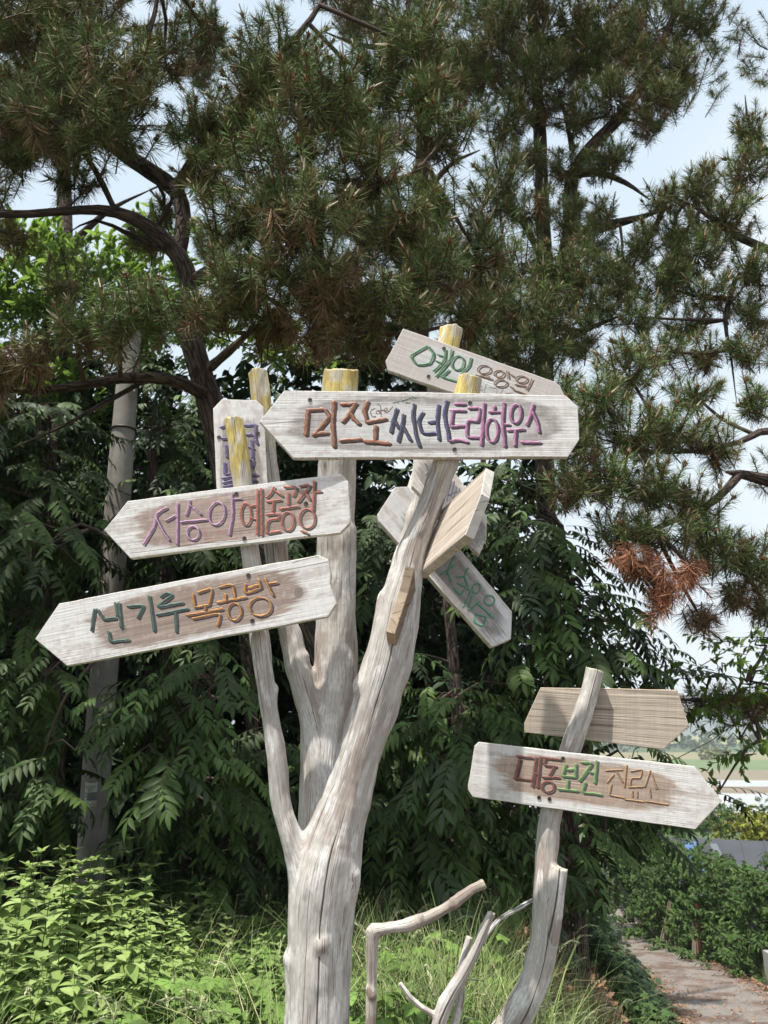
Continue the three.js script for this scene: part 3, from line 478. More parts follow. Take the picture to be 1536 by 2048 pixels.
board({ label: 'grey board slanting down to the lower right behind the limb, with green handwriting', seed: 6,
  P: [890, 1135, 2.84], N: V(0.12, 0.10, 1), axis: [[785, 1000], [1005, 1275]], poly: [[754, 1030], [790, 974], [816, 973], [920, 1098], [1024, 1223], [1022, 1278], [984, 1294], [868, 1165], [757, 1042]], thick: 0.034,
  face: { oval: [0.56, 0.5, 0.40, 0.37, 3.2], wood: [0.35, 0.335, 0.325], white: [0.70, 0.70, 0.715], worn: 0.25 }, side: M.edge,
  words: [{ zoom: [740, 880, 4.266], width: 4.4, color: [0.045, 0.20, 0.12], high: 0.004, edge: [0.10, 0.27, 0.18], shift: [1.2, -1.2], letters: ['562,1090 640,1040|640,1035 600,1015|710,992 650,1150|602,1150 720,1065|650,1110 690,1210', '830,1100 800,1165 740,1170|800,1165 832,1250|712,1262 765,1320 800,1280', 'o905,1268,33,44,20|745,1225 850,1292 792,1430|870,1330 835,1455 930,1382', 'o1015,1372,44,42,20|920,1402 1050,1522|900,1490 982,1518 958,1588 892,1552 900,1490'] }] });
board({ label: 'narrow steep whitish board with faded violet scribble, behind the streaked limb', seed: 7,
  P: [900, 1000, 2.765], N: V(0.10, 0.10, 1), axis: [[840, 920], [965, 1090]], poly: [[824, 972], [832, 890], [868, 888], [974, 1032], [973, 1077], [959, 1110], [890, 1040]], thick: 0.03,
  face: { oval: [0.55, 0.5, 0.42, 0.36, 3], wood: [0.38, 0.36, 0.36], worn: 0.25 },
  words: [{ zoom: [740, 880, 4.266], width: 4, color: [0.10, 0.09, 0.19], high: 0.002, letters: ['470,200 500,260 478,300', '690,360 655,520|720,350 690,480', '665,470 745,440|740,400 700,520|760,410 775,470'] }] });
// two boards seen from behind and end on: the plane goes through three points
function plane3(a, b, c) { const A = at(...a), N = at(...b).sub(A).cross(at(...c).sub(A)).normalize(); if (N.dot(EYE.clone().sub(A)) < 0) N.negate(); return N; }
board({ label: 'bare brown back of a board jutting right from the big limb, white sawn end', seed: 8, bare: M.bare, side: M.edge,
  P: [835, 1148, 2.68], N: plane3([835, 1148, 2.68], [884, 1020, 2.68], [972, 937, 2.40]), axis: [[850, 1090], [955, 990]], poly: [[834, 1150], [884, 1018], [972, 936], [962, 988], [930, 1070]], thick: 0.034 });
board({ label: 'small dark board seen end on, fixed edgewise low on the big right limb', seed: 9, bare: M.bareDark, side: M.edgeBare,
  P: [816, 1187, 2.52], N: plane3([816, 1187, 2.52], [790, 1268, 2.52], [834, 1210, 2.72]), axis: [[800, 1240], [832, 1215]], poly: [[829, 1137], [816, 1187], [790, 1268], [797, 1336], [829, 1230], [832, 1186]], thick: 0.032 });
board({ label: 'bare tan back of an arrow board on the right pole, pointing right, crossed by shadows', seed: 10, bare: M.bare, side: M.edgeBare,
  P: [1165, 1430, 3.31], N: V(-0.36, 0, 0.93), axis: [[1060, 1420], [1370, 1440]], poly: [[1081, 1375], [1220, 1377], [1355, 1380], [1378, 1452], [1327, 1499], [1180, 1481], [1049, 1465], [1048, 1447]], thick: 0.045 });
board({ label: 'white rimmed arrow board on the right pole pointing right, red, green and ochre letters', seed: 11,
  P: [1190, 1570, 3.165], N: V(-0.12, 0, 1), axis: [[945, 1535], [1440, 1597]], poly: [[957, 1484], [1170, 1508], [1389, 1533], [1445, 1601], [1391, 1659], [1170, 1627], [945, 1594], [936, 1580], [936, 1569], [949, 1492]],
  face: { oval: [0.47, 0.54, 0.37, 0.38, 2.7], wood: [0.50, 0.385, 0.31], worn: 0.35 }, screws: [[1126, 1517], [1078, 1595], [1099, 1598]],
  words: [
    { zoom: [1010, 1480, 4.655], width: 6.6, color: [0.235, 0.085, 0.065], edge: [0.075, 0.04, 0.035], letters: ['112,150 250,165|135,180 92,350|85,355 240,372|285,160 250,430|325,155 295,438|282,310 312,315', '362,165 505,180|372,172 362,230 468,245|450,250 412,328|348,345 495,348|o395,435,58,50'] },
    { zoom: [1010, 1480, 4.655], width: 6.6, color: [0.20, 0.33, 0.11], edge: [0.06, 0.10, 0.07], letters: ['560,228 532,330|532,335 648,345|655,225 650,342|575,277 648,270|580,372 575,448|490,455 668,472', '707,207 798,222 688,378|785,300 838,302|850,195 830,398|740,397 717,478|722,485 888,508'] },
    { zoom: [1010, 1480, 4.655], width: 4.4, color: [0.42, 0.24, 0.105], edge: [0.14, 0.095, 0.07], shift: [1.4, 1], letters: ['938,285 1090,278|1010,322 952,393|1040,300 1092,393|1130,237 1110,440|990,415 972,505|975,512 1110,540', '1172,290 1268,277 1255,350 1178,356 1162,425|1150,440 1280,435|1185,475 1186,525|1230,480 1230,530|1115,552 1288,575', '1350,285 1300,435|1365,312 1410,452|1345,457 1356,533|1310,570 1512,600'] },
  ] });
// ───────────────────────── foliage pieces ─────────────────────────
const leafMat = (r, g, b, o = {}) => new THREE.MeshPhysicalMaterial({ color: new THREE.Color(1, 1, 1), vertexColors: true, roughness: 0.55, transmission: 0.0, specularIntensity: 0.3, side: THREE.DoubleSide, ...o });
M.needle = new THREE.MeshPhysicalMaterial({ vertexColors: true, roughness: 0.7, specularIntensity: 0.25, side: THREE.DoubleSide });
M.leaf = leafMat(1, 1, 1, { roughness: 0.5 });
M.leafThin = leafMat(1, 1, 1, { roughness: 0.9, transmission: 0.35, thickness: 0 });
M.leafGlow = leafMat(1, 1, 1, { roughness: 0.95, transmission: 0.6, thickness: 0 });
M.grass = leafMat(1, 1, 1, { roughness: 0.8 });
class Mesher { constructor() { this.p = []; this.i = []; this.c = []; }
  v(a, c) { this.p.push(a.x, a.y, a.z); this.c.push(c[0], c[1], c[2]); return this.p.length / 3 - 1; }
  tri(a, b, c, col) { const k = this.v(a, col); this.v(b, col); this.v(c, col); this.i.push(k, k + 1, k + 2); }
  // a stalk of three sides
  stalk(a, b, ra, rb, col) { const T = b.clone().sub(a).normalize(), A = (Math.abs(T.y) > 0.9 ? V(1, 0, 0) : V(0, 1, 0)).cross(T).normalize(), B = T.clone().cross(A), k = this.p.length / 3;
    for (const [q, r] of [[a, ra], [b, rb]]) for (let n = 0; n < 3; n++) { const t = n / 3 * 2 * PI; this.v(q.clone().addScaledVector(A, Math.cos(t) * r).addScaledVector(B, Math.sin(t) * r), col); }
    for (let n = 0; n < 3; n++) { const m = (n + 1) % 3; this.i.push(k + n, k + m, k + 3 + n, k + m, k + 3 + m, k + 3 + n); } }
  // a leaf blade: base, direction, up side, length, width, droop, fold
  blade(o, d, u, L, W, col, droop = 0.3, prof = [0, 0.75, 1, 0.7, 0], fold = 0.25) {
    const s = d.clone().cross(u).normalize(), n = prof.length - 1, k = this.p.length / 3, c2 = col.map(q => q * 1.12);
    for (let i = 0; i <= n; i++) { const t = i / n, m = o.clone().addScaledVector(d, L * t).addScaledVector(u, -droop * L * t * t), w = W / 2 * prof[i]; this.v(m.clone().addScaledVector(s, w).addScaledVector(u, fold * w), col); this.v(m, c2); this.v(m.clone().addScaledVector(s, -w).addScaledVector(u, fold * w), col);
      if (i) { const a = k + i * 3; this.i.push(a - 3, a - 2, a, a - 2, a + 1, a, a - 2, a - 1, a + 1, a - 1, a + 2, a + 1); } } }
  build() { return geo(this.p, this.i, { color: this.c }); } }
const perp = (d, r) => { const v = V(r() - 0.5, r() - 0.5, r() - 0.5); return v.addScaledVector(d, -v.dot(d)).normalize(); };
const tint = (c, k) => c.map(q => q * k);
// pine shoot along +y, growing tip at 0: a brush of long needles, brown twig, sometimes male cones and a pale candle
function pineShoot(seed, kind) {
  const r = rng(seed), m = new Mesher(), G = { green: [0.138, 0.205, 0.070], dull: [0.190, 0.205, 0.085], brown: [0.215, 0.140, 0.080], rust: [0.38, 0.18, 0.105] }[kind];
  const S = 0.09 + 0.16 * r(), NL = 0.075 + 0.05 * r(), open = 0.75 + 0.5 * r(), sag = r() * 0.5, bend = V((r() - 0.5) * 0.09, 0, (r() - 0.5) * 0.09);
  m.stalk(V(bend.x, -S - 0.05, bend.z), V(0, 0.02, 0), 0.006, 0.0045, [0.11, 0.07, 0.05]);
  const n = Math.round((kind === 'rust' ? 75 : 70) + S * 260), gap = r() * 6.28;
  for (let i = 0; i < n; i++) {
    const t = i / n, y = lerp(-S, 0.012, t), a = i * 2.39996 + r() * 1.4; if (Math.cos(a - gap) > 0.75 && t < 0.7 && r() < 0.7) continue;
    const el = lerp(1.75, 0.50, Math.pow(t, 0.8)) * open + (r() - 0.5) * 0.8 + (kind === 'brown' || kind === 'rust' ? 0.5 : 0);
    const d = V(Math.cos(a) * Math.sin(el), Math.cos(el), Math.sin(a) * Math.sin(el)); d.y -= kind === 'rust' || kind === 'brown' ? 0.45 : 0.25 * sag * (1 - t); d.normalize();
    const L = NL * (0.6 + 0.65 * r()), o = V(bend.x * (1 - t), y, bend.z * (1 - t)), s = perp(d, r), w = 0.0013 + r() * 0.0008;
    const old = r() < 0.05 + 0.20 * (1 - t) ? 1 : 0, c = tint(old && (kind === 'green' || kind === 'dull') ? [0.20, 0.15, 0.085] : G, 0.6 + 0.8 * r());
    const mid = o.clone().addScaledVector(d, L * 0.55); mid.y -= 0.004 + 0.008 * r(); const tip = o.clone().addScaledVector(d, L); tip.y -= 0.03 * r();
    const A = o.clone().addScaledVector(s, w), B = o.clone().addScaledVector(s, -w), C = mid.clone().addScaledVector(s, w), D = mid.clone().addScaledVector(s, -w);
    m.tri(A, B, D, c); m.tri(A, D, C, c); m.tri(C, D, tip, tint(c, 1.1));
  }
  if (kind === 'green' || kind === 'dull') {
    if (r() < 0.75) { const nc = 14; for (let i = 0; i < nc; i++) { const a = i * 2.4, y = -0.005 + 0.035 * i / nc, d = V(Math.cos(a), 0.6, Math.sin(a)).normalize(), o = V(0, y, 0); m.blade(o, d, perp(d, r), 0.021, 0.013, tint([0.22, 0.085, 0.05], 0.7 + 0.6 * r()), 0, [0.7, 1, 0], 0); } }
    if (r() < 0.95) { const h = 0.05 + 0.08 * r() * r(); m.stalk(V(0, 0, 0), V((r() - 0.5) * 0.015, h, (r() - 0.5) * 0.015), 0.0068, 0.0045, [0.58, 0.50, 0.38]); m.stalk(V(0.009, 0, 0.003), V(0.014, h * 0.6, 0.004), 0.0038, 0.0024, [0.30, 0.23, 0.16]); }
  }
  return m.build();
}
// a compound leaf hanging from the origin along +x, pairs of pointed leaflets
function frond(seed, o = {}) {
  const r = rng(seed), m = new Mesher(), L = (o.len || 0.40) * (0.85 + 0.3 * r()), pairs = o.pairs || 8, ll = o.leaf || 0.105, lw = o.wide || 0.034, base = o.col || [0.040, 0.068, 0.030];
  const dr = o.droop ?? (0.10 + 0.16 * r()), fl = 0.5 + 0.6 * r(), P = t => V(L * t, 0.07 * t - dr * t * t, 0.02 * Math.sin(t * 3)), col = [0.07, 0.075, 0.03];
  for (let i = 0; i < 4; i++) m.stalk(P(i / 4), P((i + 1) / 4), 0.0026, 0.0018, col);
  for (let i = 0; i < pairs; i++) for (const s of [-1, 1]) {
    if (r() < 0.05) continue; const t = 0.16 + 0.80 * i / (pairs - 1), q = P(t), k = (0.75 + 0.35 * Math.sin(t * 2.6)) * (0.85 + 0.3 * r()), d = V(0.62 + 0.25 * r(), (-0.15 - 0.5 * r()) * fl, s * (0.95 - 0.25 * t)).normalize(), u = V(0.15, 1, -s * 0.25).addScaledVector(d, -V(0.15, 1, -s * 0.25).dot(d)).normalize();
    m.blade(q, d, u, ll * k, lw * k, tint(base, 0.7 + 0.6 * r()), 0.28, [0.15, 0.85, 1, 0.62, 0], 0.3);
  }
  m.blade(P(1), V(0.8, -0.6, 0).normalize(), V(0.6, 0.8, 0).normalize(), ll, lw, base, 0.3, [0.15, 0.85, 1, 0.62, 0], 0.3);
  return m.build();
}
// a short twig with simple leaves
function spray(seed, o = {}) {
  const r = rng(seed), m = new Mesher(), n = o.n || 14, L = o.len || 0.3, base = o.col || [0.05, 0.085, 0.025];
  m.stalk(V(0, 0, 0), V(L, 0.03, 0), 0.004, 0.0015, [0.06, 0.05, 0.03]);
  for (let i = 0; i < n; i++) { const t = 0.1 + 0.9 * i / n, a = r() * 2 * PI, d = V(0.5 + 0.3 * r(), Math.sin(a) * 0.8 - 0.15, Math.cos(a)).normalize(), u = V(r() * 0.6 - 0.3, 1, r() * 0.6 - 0.3); u.addScaledVector(d, -u.dot(d)).normalize();
    m.blade(V(L * t, 0.03 * t, 0), d, u, (o.leaf || 0.075) * (0.7 + 0.6 * r()), (o.wide || 0.04) * (0.7 + 0.5 * r()), tint(base, 0.7 + 0.6 * r()), 0.25, o.prof || [0.1, 1, 0.8, 0], 0.25); }
  return m.build();
}
// collects placed copies; the largest-looking ones become parts of their own, the rest one mass
const inv = new THREE.Matrix4().makeRotationX(-PITCH);
function seen(p) { const q = p.clone().sub(EYE).applyMatrix4(inv); if (q.z > -0.2) return 0; const x = q.x / -q.z * F, y = q.y / -q.z * F; return Math.abs(x) < 780 && Math.abs(y) < 1040 ? 1 / -q.z : 0; }
class Scatter {
  constructor(geos, mats) { this.g = geos; this.m = mats; this.list = []; }
  add(g, p, quat, s, tone = 1) { this.list.push({ g, p, q: quat, s, tone, w: seen(p) * s }); }
  flush(parent, name, massName, most) {
    const l = this.list.sort((a, b) => b.w - a.w), off = parent === scene ? V() : parent.position; let n = 0;
    const rest = this.g.map(() => []);
    for (const e of l) {
      if (n < most && e.w > 0) { const m = shade(new THREE.Mesh(this.g[e.g], this.m)); m.name = name; m.position.copy(e.p).sub(off); m.quaternion.copy(e.q); m.scale.setScalar(e.s); parent.add(m); n++; }
      else rest[e.g].push(e);
    }
    const col = new THREE.Color(), mt = new THREE.Matrix4();
    rest.forEach((a, g) => { if (!a.length) return; const im = new THREE.InstancedMesh(this.g[g], this.m, a.length); a.forEach((e, i) => { im.setMatrixAt(i, mt.compose(e.p.clone().sub(off), e.q, V(e.s, e.s, e.s))); im.setColorAt(i, col.setRGB(e.tone, e.tone, e.tone)); }); shade(im); im.name = massName; im.userData.kind = 'stuff'; parent.add(im); });
  }
}
const qy = new THREE.Quaternion(), aim = (from, to) => new THREE.Quaternion().setFromUnitVectors(from, to);
const spin = (q, axis, a) => q.clone().multiply(new THREE.Quaternion().setFromAxisAngle(axis, a));
const shoots = { green: [], dull: [], brown: [], rust: [] };
const shootList = []; for (const [k, n] of [['green', 9], ['dull', 7], ['brown', 5], ['rust', 3]]) for (let i = 0; i < n; i++) { shoots[k].push(shootList.length); shootList.push(pineShoot(100 + shootList.length * 7, k)); }
const nearest = (p, pts) => { let b = pts[0], m = 1e9; for (const q of pts) { const d = q.distanceToSquared(p); if (d < m) { m = d; b = q; } } return b; };
const Y1 = V(0, 1, 0), X1 = V(1, 0, 0);
function skeleton(t, o, mat, seg = 9) { // trunk and limbs given as pixel points; returns points along them
  const pts = [];
  const line = (list, name, m, lump) => { const P = list.map(([x, y, w, d]) => Array.isArray(x) ? V(...x) : at(x, y, d)), n = list.length - 1, R = list.map(([x, y, w, d]) => Array.isArray(x) ? y : w * mpp(x, y, d)).map((q, i) => name === 'limb' ? q * (i === n ? 0.22 : i === n - 1 ? 0.7 : 1) : q); part(name, tube(P, R, seg, 0.14, lump, P[0].x * 3 + P[0].y), m, t); smoothPath(P, R, 0.2)[0].forEach(p => pts.push(p)); };
  for (const l of o.trunks || []) line(l, 'trunk', mat, 0.16);
  for (const l of o.limbs || []) line(l, 'limb', l.pale ? M.barkPale : mat, 0.14);
  return pts;
}
function pine(o) {
  const r = rng(o.seed), t = thing('pine_tree', o.label, 'pine tree', o.base, o.group), pts = skeleton(t, o, M.bark);
  const S = new Scatter(shootList, M.needle), tw = [], end = [];
  const pads = o.pads.map(p => ({ c: at(p[0], p[1], p[4]), rx: p[2] * mpp(p[0], p[1], p[4]), ry: p[3] * mpp(p[0], p[1], p[4]), kind: p[5] || 'green', z: 1 }));
  for (const p of (o.extra || [])) pads.push({ c: V(p[0], p[1], p[2]), rx: p[3], ry: p[4], kind: 'green', far: 1 });
  for (const p of pads) {
    const root = nearest(p.c, pts), rz = Math.min(0.6, Math.max(p.rx, p.ry) * 0.9), q = V();
    const mid = root.clone().lerp(p.c, 0.5).add(V((r() - 0.5) * 0.1, -0.08 * root.distanceTo(p.c), (r() - 0.5) * 0.1)), under = p.c.clone().add(V(0, -p.ry * 0.35, 0));
    if (!p.far && root.distanceTo(p.c) > 0.05) tw.push(tube([root, mid, under], [0.018, 0.016, 0.009], 5, 0.2, 0.1, r()));
    const n = Math.round((p.far ? 5 : 12.5) * p.rx * p.ry / 0.0225 * (o.dens || 1)) + 4;
    for (let i = 0; i < n; i++) {
      let a; do { a = V(r() * 2 - 1, r() * 2 - 1, r() * 2 - 1); } while (a.length() > 1 || a.length() < 0.25);
      const pos = p.c.clone().add(V(a.x * p.rx, a.y * p.ry, a.z * rz)), dir = V(a.x * 0.9, a.y * 0.5 + 0.80, a.z * 0.9 + 0.12).add(V(r() - 0.5, r() - 0.5, r() - 0.5).multiplyScalar(0.95)).normalize();
      let kind = p.kind; if (kind === 'green') kind = a.y < -0.35 && r() < 0.34 ? 'brown' : r() < 0.22 ? 'dull' : 'green'; if (kind === 'brown' && r() < 0.35) kind = 'dull';
      const v = shoots[kind][Math.floor(r() * shoots[kind].length)], s = (0.65 + 0.65 * r()) * (o.size || 1);
      S.add(v, pos, spin(aim(Y1, dir), Y1, r() * 6.28), s, 0.75 + 0.5 * r());
      if (!p.far || r() < 0.3) { const b = pos.clone().addScaledVector(dir, -0.14 * s), e = under.clone().lerp(b, 0.25 + 0.3 * r()); tw.push(tube([e, e.clone().lerp(b, 0.5).add(V(0, -0.02, 0)), b], [0.006, 0.005, 0.004], 4, 0.5, 0, 1)); }
    }
  }
  if (tw.length) part('twig', mergeGeometries(tw), M.twig, t, 'stuff');
  S.flush(t, 'needle_tuft', 'needles', o.most ?? 200);
  return t;
}
function broadleaf(o) {
  const r = rng(o.seed), t = thing(o.name, o.label, o.category || 'tree', o.base, o.group), pts = skeleton(t, o, o.bark || M.bark, 8);
  const S = new Scatter(o.geos, o.mat || M.leaf), tw = [];
  const pads = o.pads.map(p => ({ c: at(p[0], p[1], p[4]), rx: p[2] * mpp(p[0], p[1], p[4]), ry: p[3] * mpp(p[0], p[1], p[4]) }));
  for (const p of (o.extra || [])) pads.push({ c: V(p[0], p[1], p[2]), rx: p[3], ry: p[4], far: 1 });
  for (const p of pads) {
    if (pts.length) { const root = nearest(p.c, pts); if (root.distanceTo(p.c) > 0.05) tw.push(tube([root, root.clone().lerp(p.c, 0.5).add(V((r() - 0.5) * 0.2, 0.12, (r() - 0.5) * 0.2)), p.c], [0.016, 0.012, 0.006], 5, 0.2, 0.1, 1)); }
    const rz = Math.max(p.rx, p.ry) * (o.deep || 0.9), n = Math.round((o.dens || 30) * p.rx * p.ry / 0.09 * (p.far ? 0.6 : 1)) + 2, ang0 = r() * 6.28;
    for (let i = 0; i < n; i++) {
      let a; do { a = V(r() * 2 - 1, r() * 2 - 1, r() * 2 - 1); } while (a.length() > 1);
      const pos = p.c.clone().add(V(a.x * p.rx, a.y * p.ry, a.z * rz)); if (o.skip && o.skip(pos)) continue; const out = V(a.x + (r() - 0.5) * 0.9, (o.lift ?? -0.25) + (r() - 0.5) * 0.5, a.z + 0.25 + (r() - 0.5) * 0.9).normalize();
      // keep the blade's upper side up
      const side = V(0, 1, 0).cross(out).normalize().negate(), upv = side.clone().cross(out).normalize(), b = new THREE.Matrix4().makeBasis(out, upv.y < 0 ? upv.negate() : upv, out.clone().cross(upv));
      const qq = new THREE.Quaternion().setFromRotationMatrix(b); S.add(Math.floor(r() * o.geos.length), pos, spin(qq, X1, (r() - 0.5) * (o.roll ?? 0.7)), (0.75 + 0.5 * r()) * (o.size || 1), (o.tone || 1) * (0.7 + 0.6 * r()));
      if (r() < (o.twigs ?? 0.4)) { const m = p.c.clone().lerp(pos, 0.5).add(V(0, 0.05, 0)); tw.push(tube([p.c, m, pos], [0.006, 0.005, 0.003], 4, 0.5, 0, 1)); }
    }
  }
  if (tw.length) part('twig', mergeGeometries(tw), o.bark || M.twig, t, 'stuff');
  S.flush(t, o.leafName || 'leaf', 'foliage', o.most ?? 150);
  return t;
}
// ───────────────────────── pines ─────────────────────────
const onGround = (x, z) => V(x, ground(x, z), z);
const crown = (n, seed, cx, cy, cz, sx, sy, sz, r0) => { const r = rng(seed), a = []; for (let i = 0; i < n; i++) { a.push([cx + (r() * 2 - 1) * sx, cy + (r() * 2 - 1) * sy, cz + (r() * 2 - 1) * sz, r0 * (0.7 + 0.6 * r()), r0 * (0.5 + 0.4 * r())]); } return a; };
pine({ seed: 11, label: 'big old pine left of centre, dark crooked trunk forking behind the sign post', base: onGround(-0.38, -5.6),
  trunks: [[[655, 1960, 36, 5.6], [668, 1600, 34, 5.6], [668, 1380, 32, 5.55], [610, 1210, 31, 5.45], [520, 1090, 29, 5.35], [462, 985, 28, 5.25], [437, 880, 27, 5.2], [418, 800, 26, 5.15], [392, 715, 22, 5.1], [372, 640, 21, 5.05], [378, 560, 20, 5.0], [352, 505, 18, 4.95], [300, 455, 15, 4.85], [232, 424, 12, 4.75], [160, 420, 9, 4.7], [60, 428, 8, 4.65], [-60, 425, 6, 4.6]]],
  limbs: [
    [[356, 520, 15, 5], [366, 440, 16, 5], [352, 382, 17, 5], [305, 346, 17, 5], [262, 318, 16, 5], [215, 285, 14, 4.95], [120, 250, 10, 4.9], [20, 180, 8, 4.8]],
    [[410, 790, 15, 5.1], [370, 768, 13, 5], [300, 755, 11.5, 4.9], [240, 757, 11, 4.85], [170, 770, 10, 4.8], [60, 782, 9, 4.75], [-60, 775, 8, 4.7]],
    Object.assign([[420, 735, 10, 5.1], [455, 705, 9, 4.9], [495, 668, 8, 4.7], [560, 610, 6, 4.5]], { pale: 1 }),
    [[352, 385, 13, 5], [400, 300, 12, 4.9], [480, 200, 10, 4.7], [560, 110, 8, 4.6], [640, 10, 6, 4.6], [700, -160, 5, 4.6]],
    [[390, 560, 14, 5], [480, 520, 14, 4.8], [580, 560, 14, 4.6], [640, 640, 12, 4.5], [700, 660, 8, 4.5]],
    [[640, 640, 11, 4.5], [636, 540, 13, 4.45], [632, 430, 12, 4.4], [615, 330, 10, 4.4], [600, 220, 8, 4.4], [620, 120, 6, 4.4]],
    [[632, 430, 9, 4.4], [720, 380, 8, 4.4], [820, 350, 7, 4.4], [900, 260, 6, 4.5]],
    [[215, 285, 10, 4.95], [240, 180, 9, 4.8], [300, 60, 8, 4.7], [330, -120, 7, 4.7]],
    [[232, 424, 6, 4.75], [190, 340, 6, 4.7], [120, 240, 5, 4.6], [60, 120, 5, 4.5]],
    [[330, 500, 6, 4.95], [260, 470, 5, 4.9], [190, 440, 4, 4.8], [130, 470, 3, 4.8]],
    [[300, 755, 6, 4.9], [220, 800, 5, 4.9], [110, 860, 4.5, 4.9], [0, 905, 4, 4.9]],
  ],
  pads: [[80, 50, 130, 100, 4.6], [200, 140, 130, 100, 4.4], [60, 215, 110, 80, 4.4], [140, 240, 130, 60, 4.3], [40, 300, 60, 40, 4.6], [250, 230, 90, 60, 4.5], [330, 90, 70, 70, 5.2], [420, 60, 60, 60, 5.4], [395, 240, 80, 70, 4.8], [560, 110, 110, 90, 4.5], [640, 180, 110, 90, 4.3], [500, 200, 90, 90, 4.6], [420, 330, 80, 60, 4.8], [560, 310, 130, 80, 4.3], [470, 420, 110, 60, 4.4], [600, 420, 130, 80, 4.2], [700, 230, 70, 70, 4.7], [760, 150, 80, 80, 4.9], [740, 330, 90, 70, 4.4], [840, 80, 70, 70, 4.6], [850, 190, 70, 60, 4.6], [880, 260, 80, 60, 4.6], [800, 430, 100, 80, 4.4], [870, 400, 70, 70, 4.6],
    [680, 560, 110, 60, 4.4, 'brown'], [600, 540, 90, 60, 4.3], [500, 540, 100, 50, 4.3], [450, 590, 90, 50, 4.5], [330, 600, 110, 45, 4.3], [230, 625, 90, 45, 4.3], [160, 640, 60, 40, 4.4], [60, 690, 70, 35, 4.5, 'brown'], [20, 740, 50, 30, 4.6, 'brown'], [860, 540, 90, 70, 4.5], [780, 600, 90, 50, 4.4], [640, 640, 80, 50, 4.5, 'brown'], [730, 660, 60, 40, 4.6, 'brown'], [960, 500, 60, 70, 4.9], [930, 620, 70, 60, 4.9], [540, 640, 60, 40, 4.8, 'brown'], [290, 470, 60, 30, 5.3], [150, 360, 60, 30, 5], [330, 420, 40, 25, 5.4], [30, 460, 60, 25, 5.2, 'brown']],
  extra: [...crown(9, 5, -1.2, 7.9, -5.2, 2.0, 0.7, 0.8, 0.42), ...crown(26, 6, -4.0, 6.0, -5.2, 1.3, 1.5, 1.1, 0.45)], most: 290 });
pine({ seed: 12, label: 'tall pine behind the topmost board, twin reddish trunks rising into a ragged open crown', base: onGround(1.72, -7.6),
  trunks: [[[1152, 1985, 33, 7.6], [1148, 1900, 30, 7.6], [1140, 1760, 26, 7.6], [1120, 1500, 24, 7.6], [1100, 1200, 22, 7.6], [1092, 1000, 20, 7.6], [1090, 860, 19, 7.6], [1088, 700, 18, 7.6], [1090, 520, 16, 7.6], [1084, 400, 14, 7.6], [1080, 260, 13, 7.6], [1070, 120, 10, 7.6], [1060, -60, 8, 7.6]],
    [[1100, 620, 14, 7.6], [1138, 470, 15, 7.5], [1146, 350, 14, 7.4], [1180, 296, 12, 7.3], [1235, 240, 11, 7.2], [1290, 160, 9, 7.1], [1350, 30, 8, 7.0], [1400, -60, 6, 7]]],
  limbs: [[[1146, 350, 9, 7.4], [1195, 345, 8, 7.3], [1250, 365, 7, 7.2], [1300, 400, 6, 7.1]], [[1140, 470, 12, 7.5], [1200, 455, 11, 7.3], [1280, 435, 9, 7.1], [1350, 410, 7, 6.9]], [[1080, 260, 9, 7.6], [1020, 190, 8, 7.4], [960, 120, 6, 7.2]], [[1088, 520, 9, 7.6], [1040, 440, 8, 7.2], [1000, 420, 6, 7]], [[1095, 700, 10, 7.6], [1170, 660, 9, 7.2], [1245, 630, 8, 7.0]], [[1145, 300, 6, 7.4], [1130, 230, 5, 7.3], [1110, 160, 5, 7.2]], [[1095, 900, 9, 7.6], [1150, 880, 8, 7], [1230, 840, 7, 6.6]]],
  pads: [[1000, 90, 100, 80, 7.2], [930, 150, 60, 70, 7.2], [1090, 50, 110, 60, 7.2], [1080, 160, 100, 60, 7.2], [1010, 230, 60, 50, 7.2], [1160, 110, 60, 60, 7.2], [1240, 110, 80, 70, 7.1], [1310, 50, 90, 50, 7], [1350, 130, 60, 50, 6.9], [1320, 190, 70, 40, 6.9], [1230, 190, 90, 40, 7], [1150, 220, 60, 40, 7.2], [1290, 240, 50, 30, 7], [1390, 20, 70, 30, 6.9], [1200, 30, 80, 40, 7.2],
    [1000, 340, 60, 50, 7], [1060, 410, 70, 50, 7], [970, 410, 60, 50, 7], [1020, 520, 90, 60, 6.8], [1110, 560, 90, 60, 6.8], [1060, 620, 100, 60, 6.6], [1170, 530, 70, 50, 6.8], [980, 610, 70, 60, 6.6], [1050, 710, 90, 50, 6.6], [1150, 660, 70, 50, 6.8], [1010, 680, 60, 40, 6.6], [1200, 420, 40, 30, 7.2], [1100, 780, 70, 40, 6.6], [1180, 600, 60, 40, 6.8], [1230, 300, 50, 30, 7.1], [1180, 470, 60, 40, 7], [1240, 520, 60, 40, 7], [1200, 330, 50, 26, 7.2], [1130, 330, 50, 40, 7.3], [1050, 300, 50, 30, 7.3], [1130, 420, 50, 40, 7.2]],
  extra: [...crown(30, 15, 2.6, 10.6, -7.4, 2.0, 1.0, 1.4, 0.5)], dens: 0.85, most: 200 });
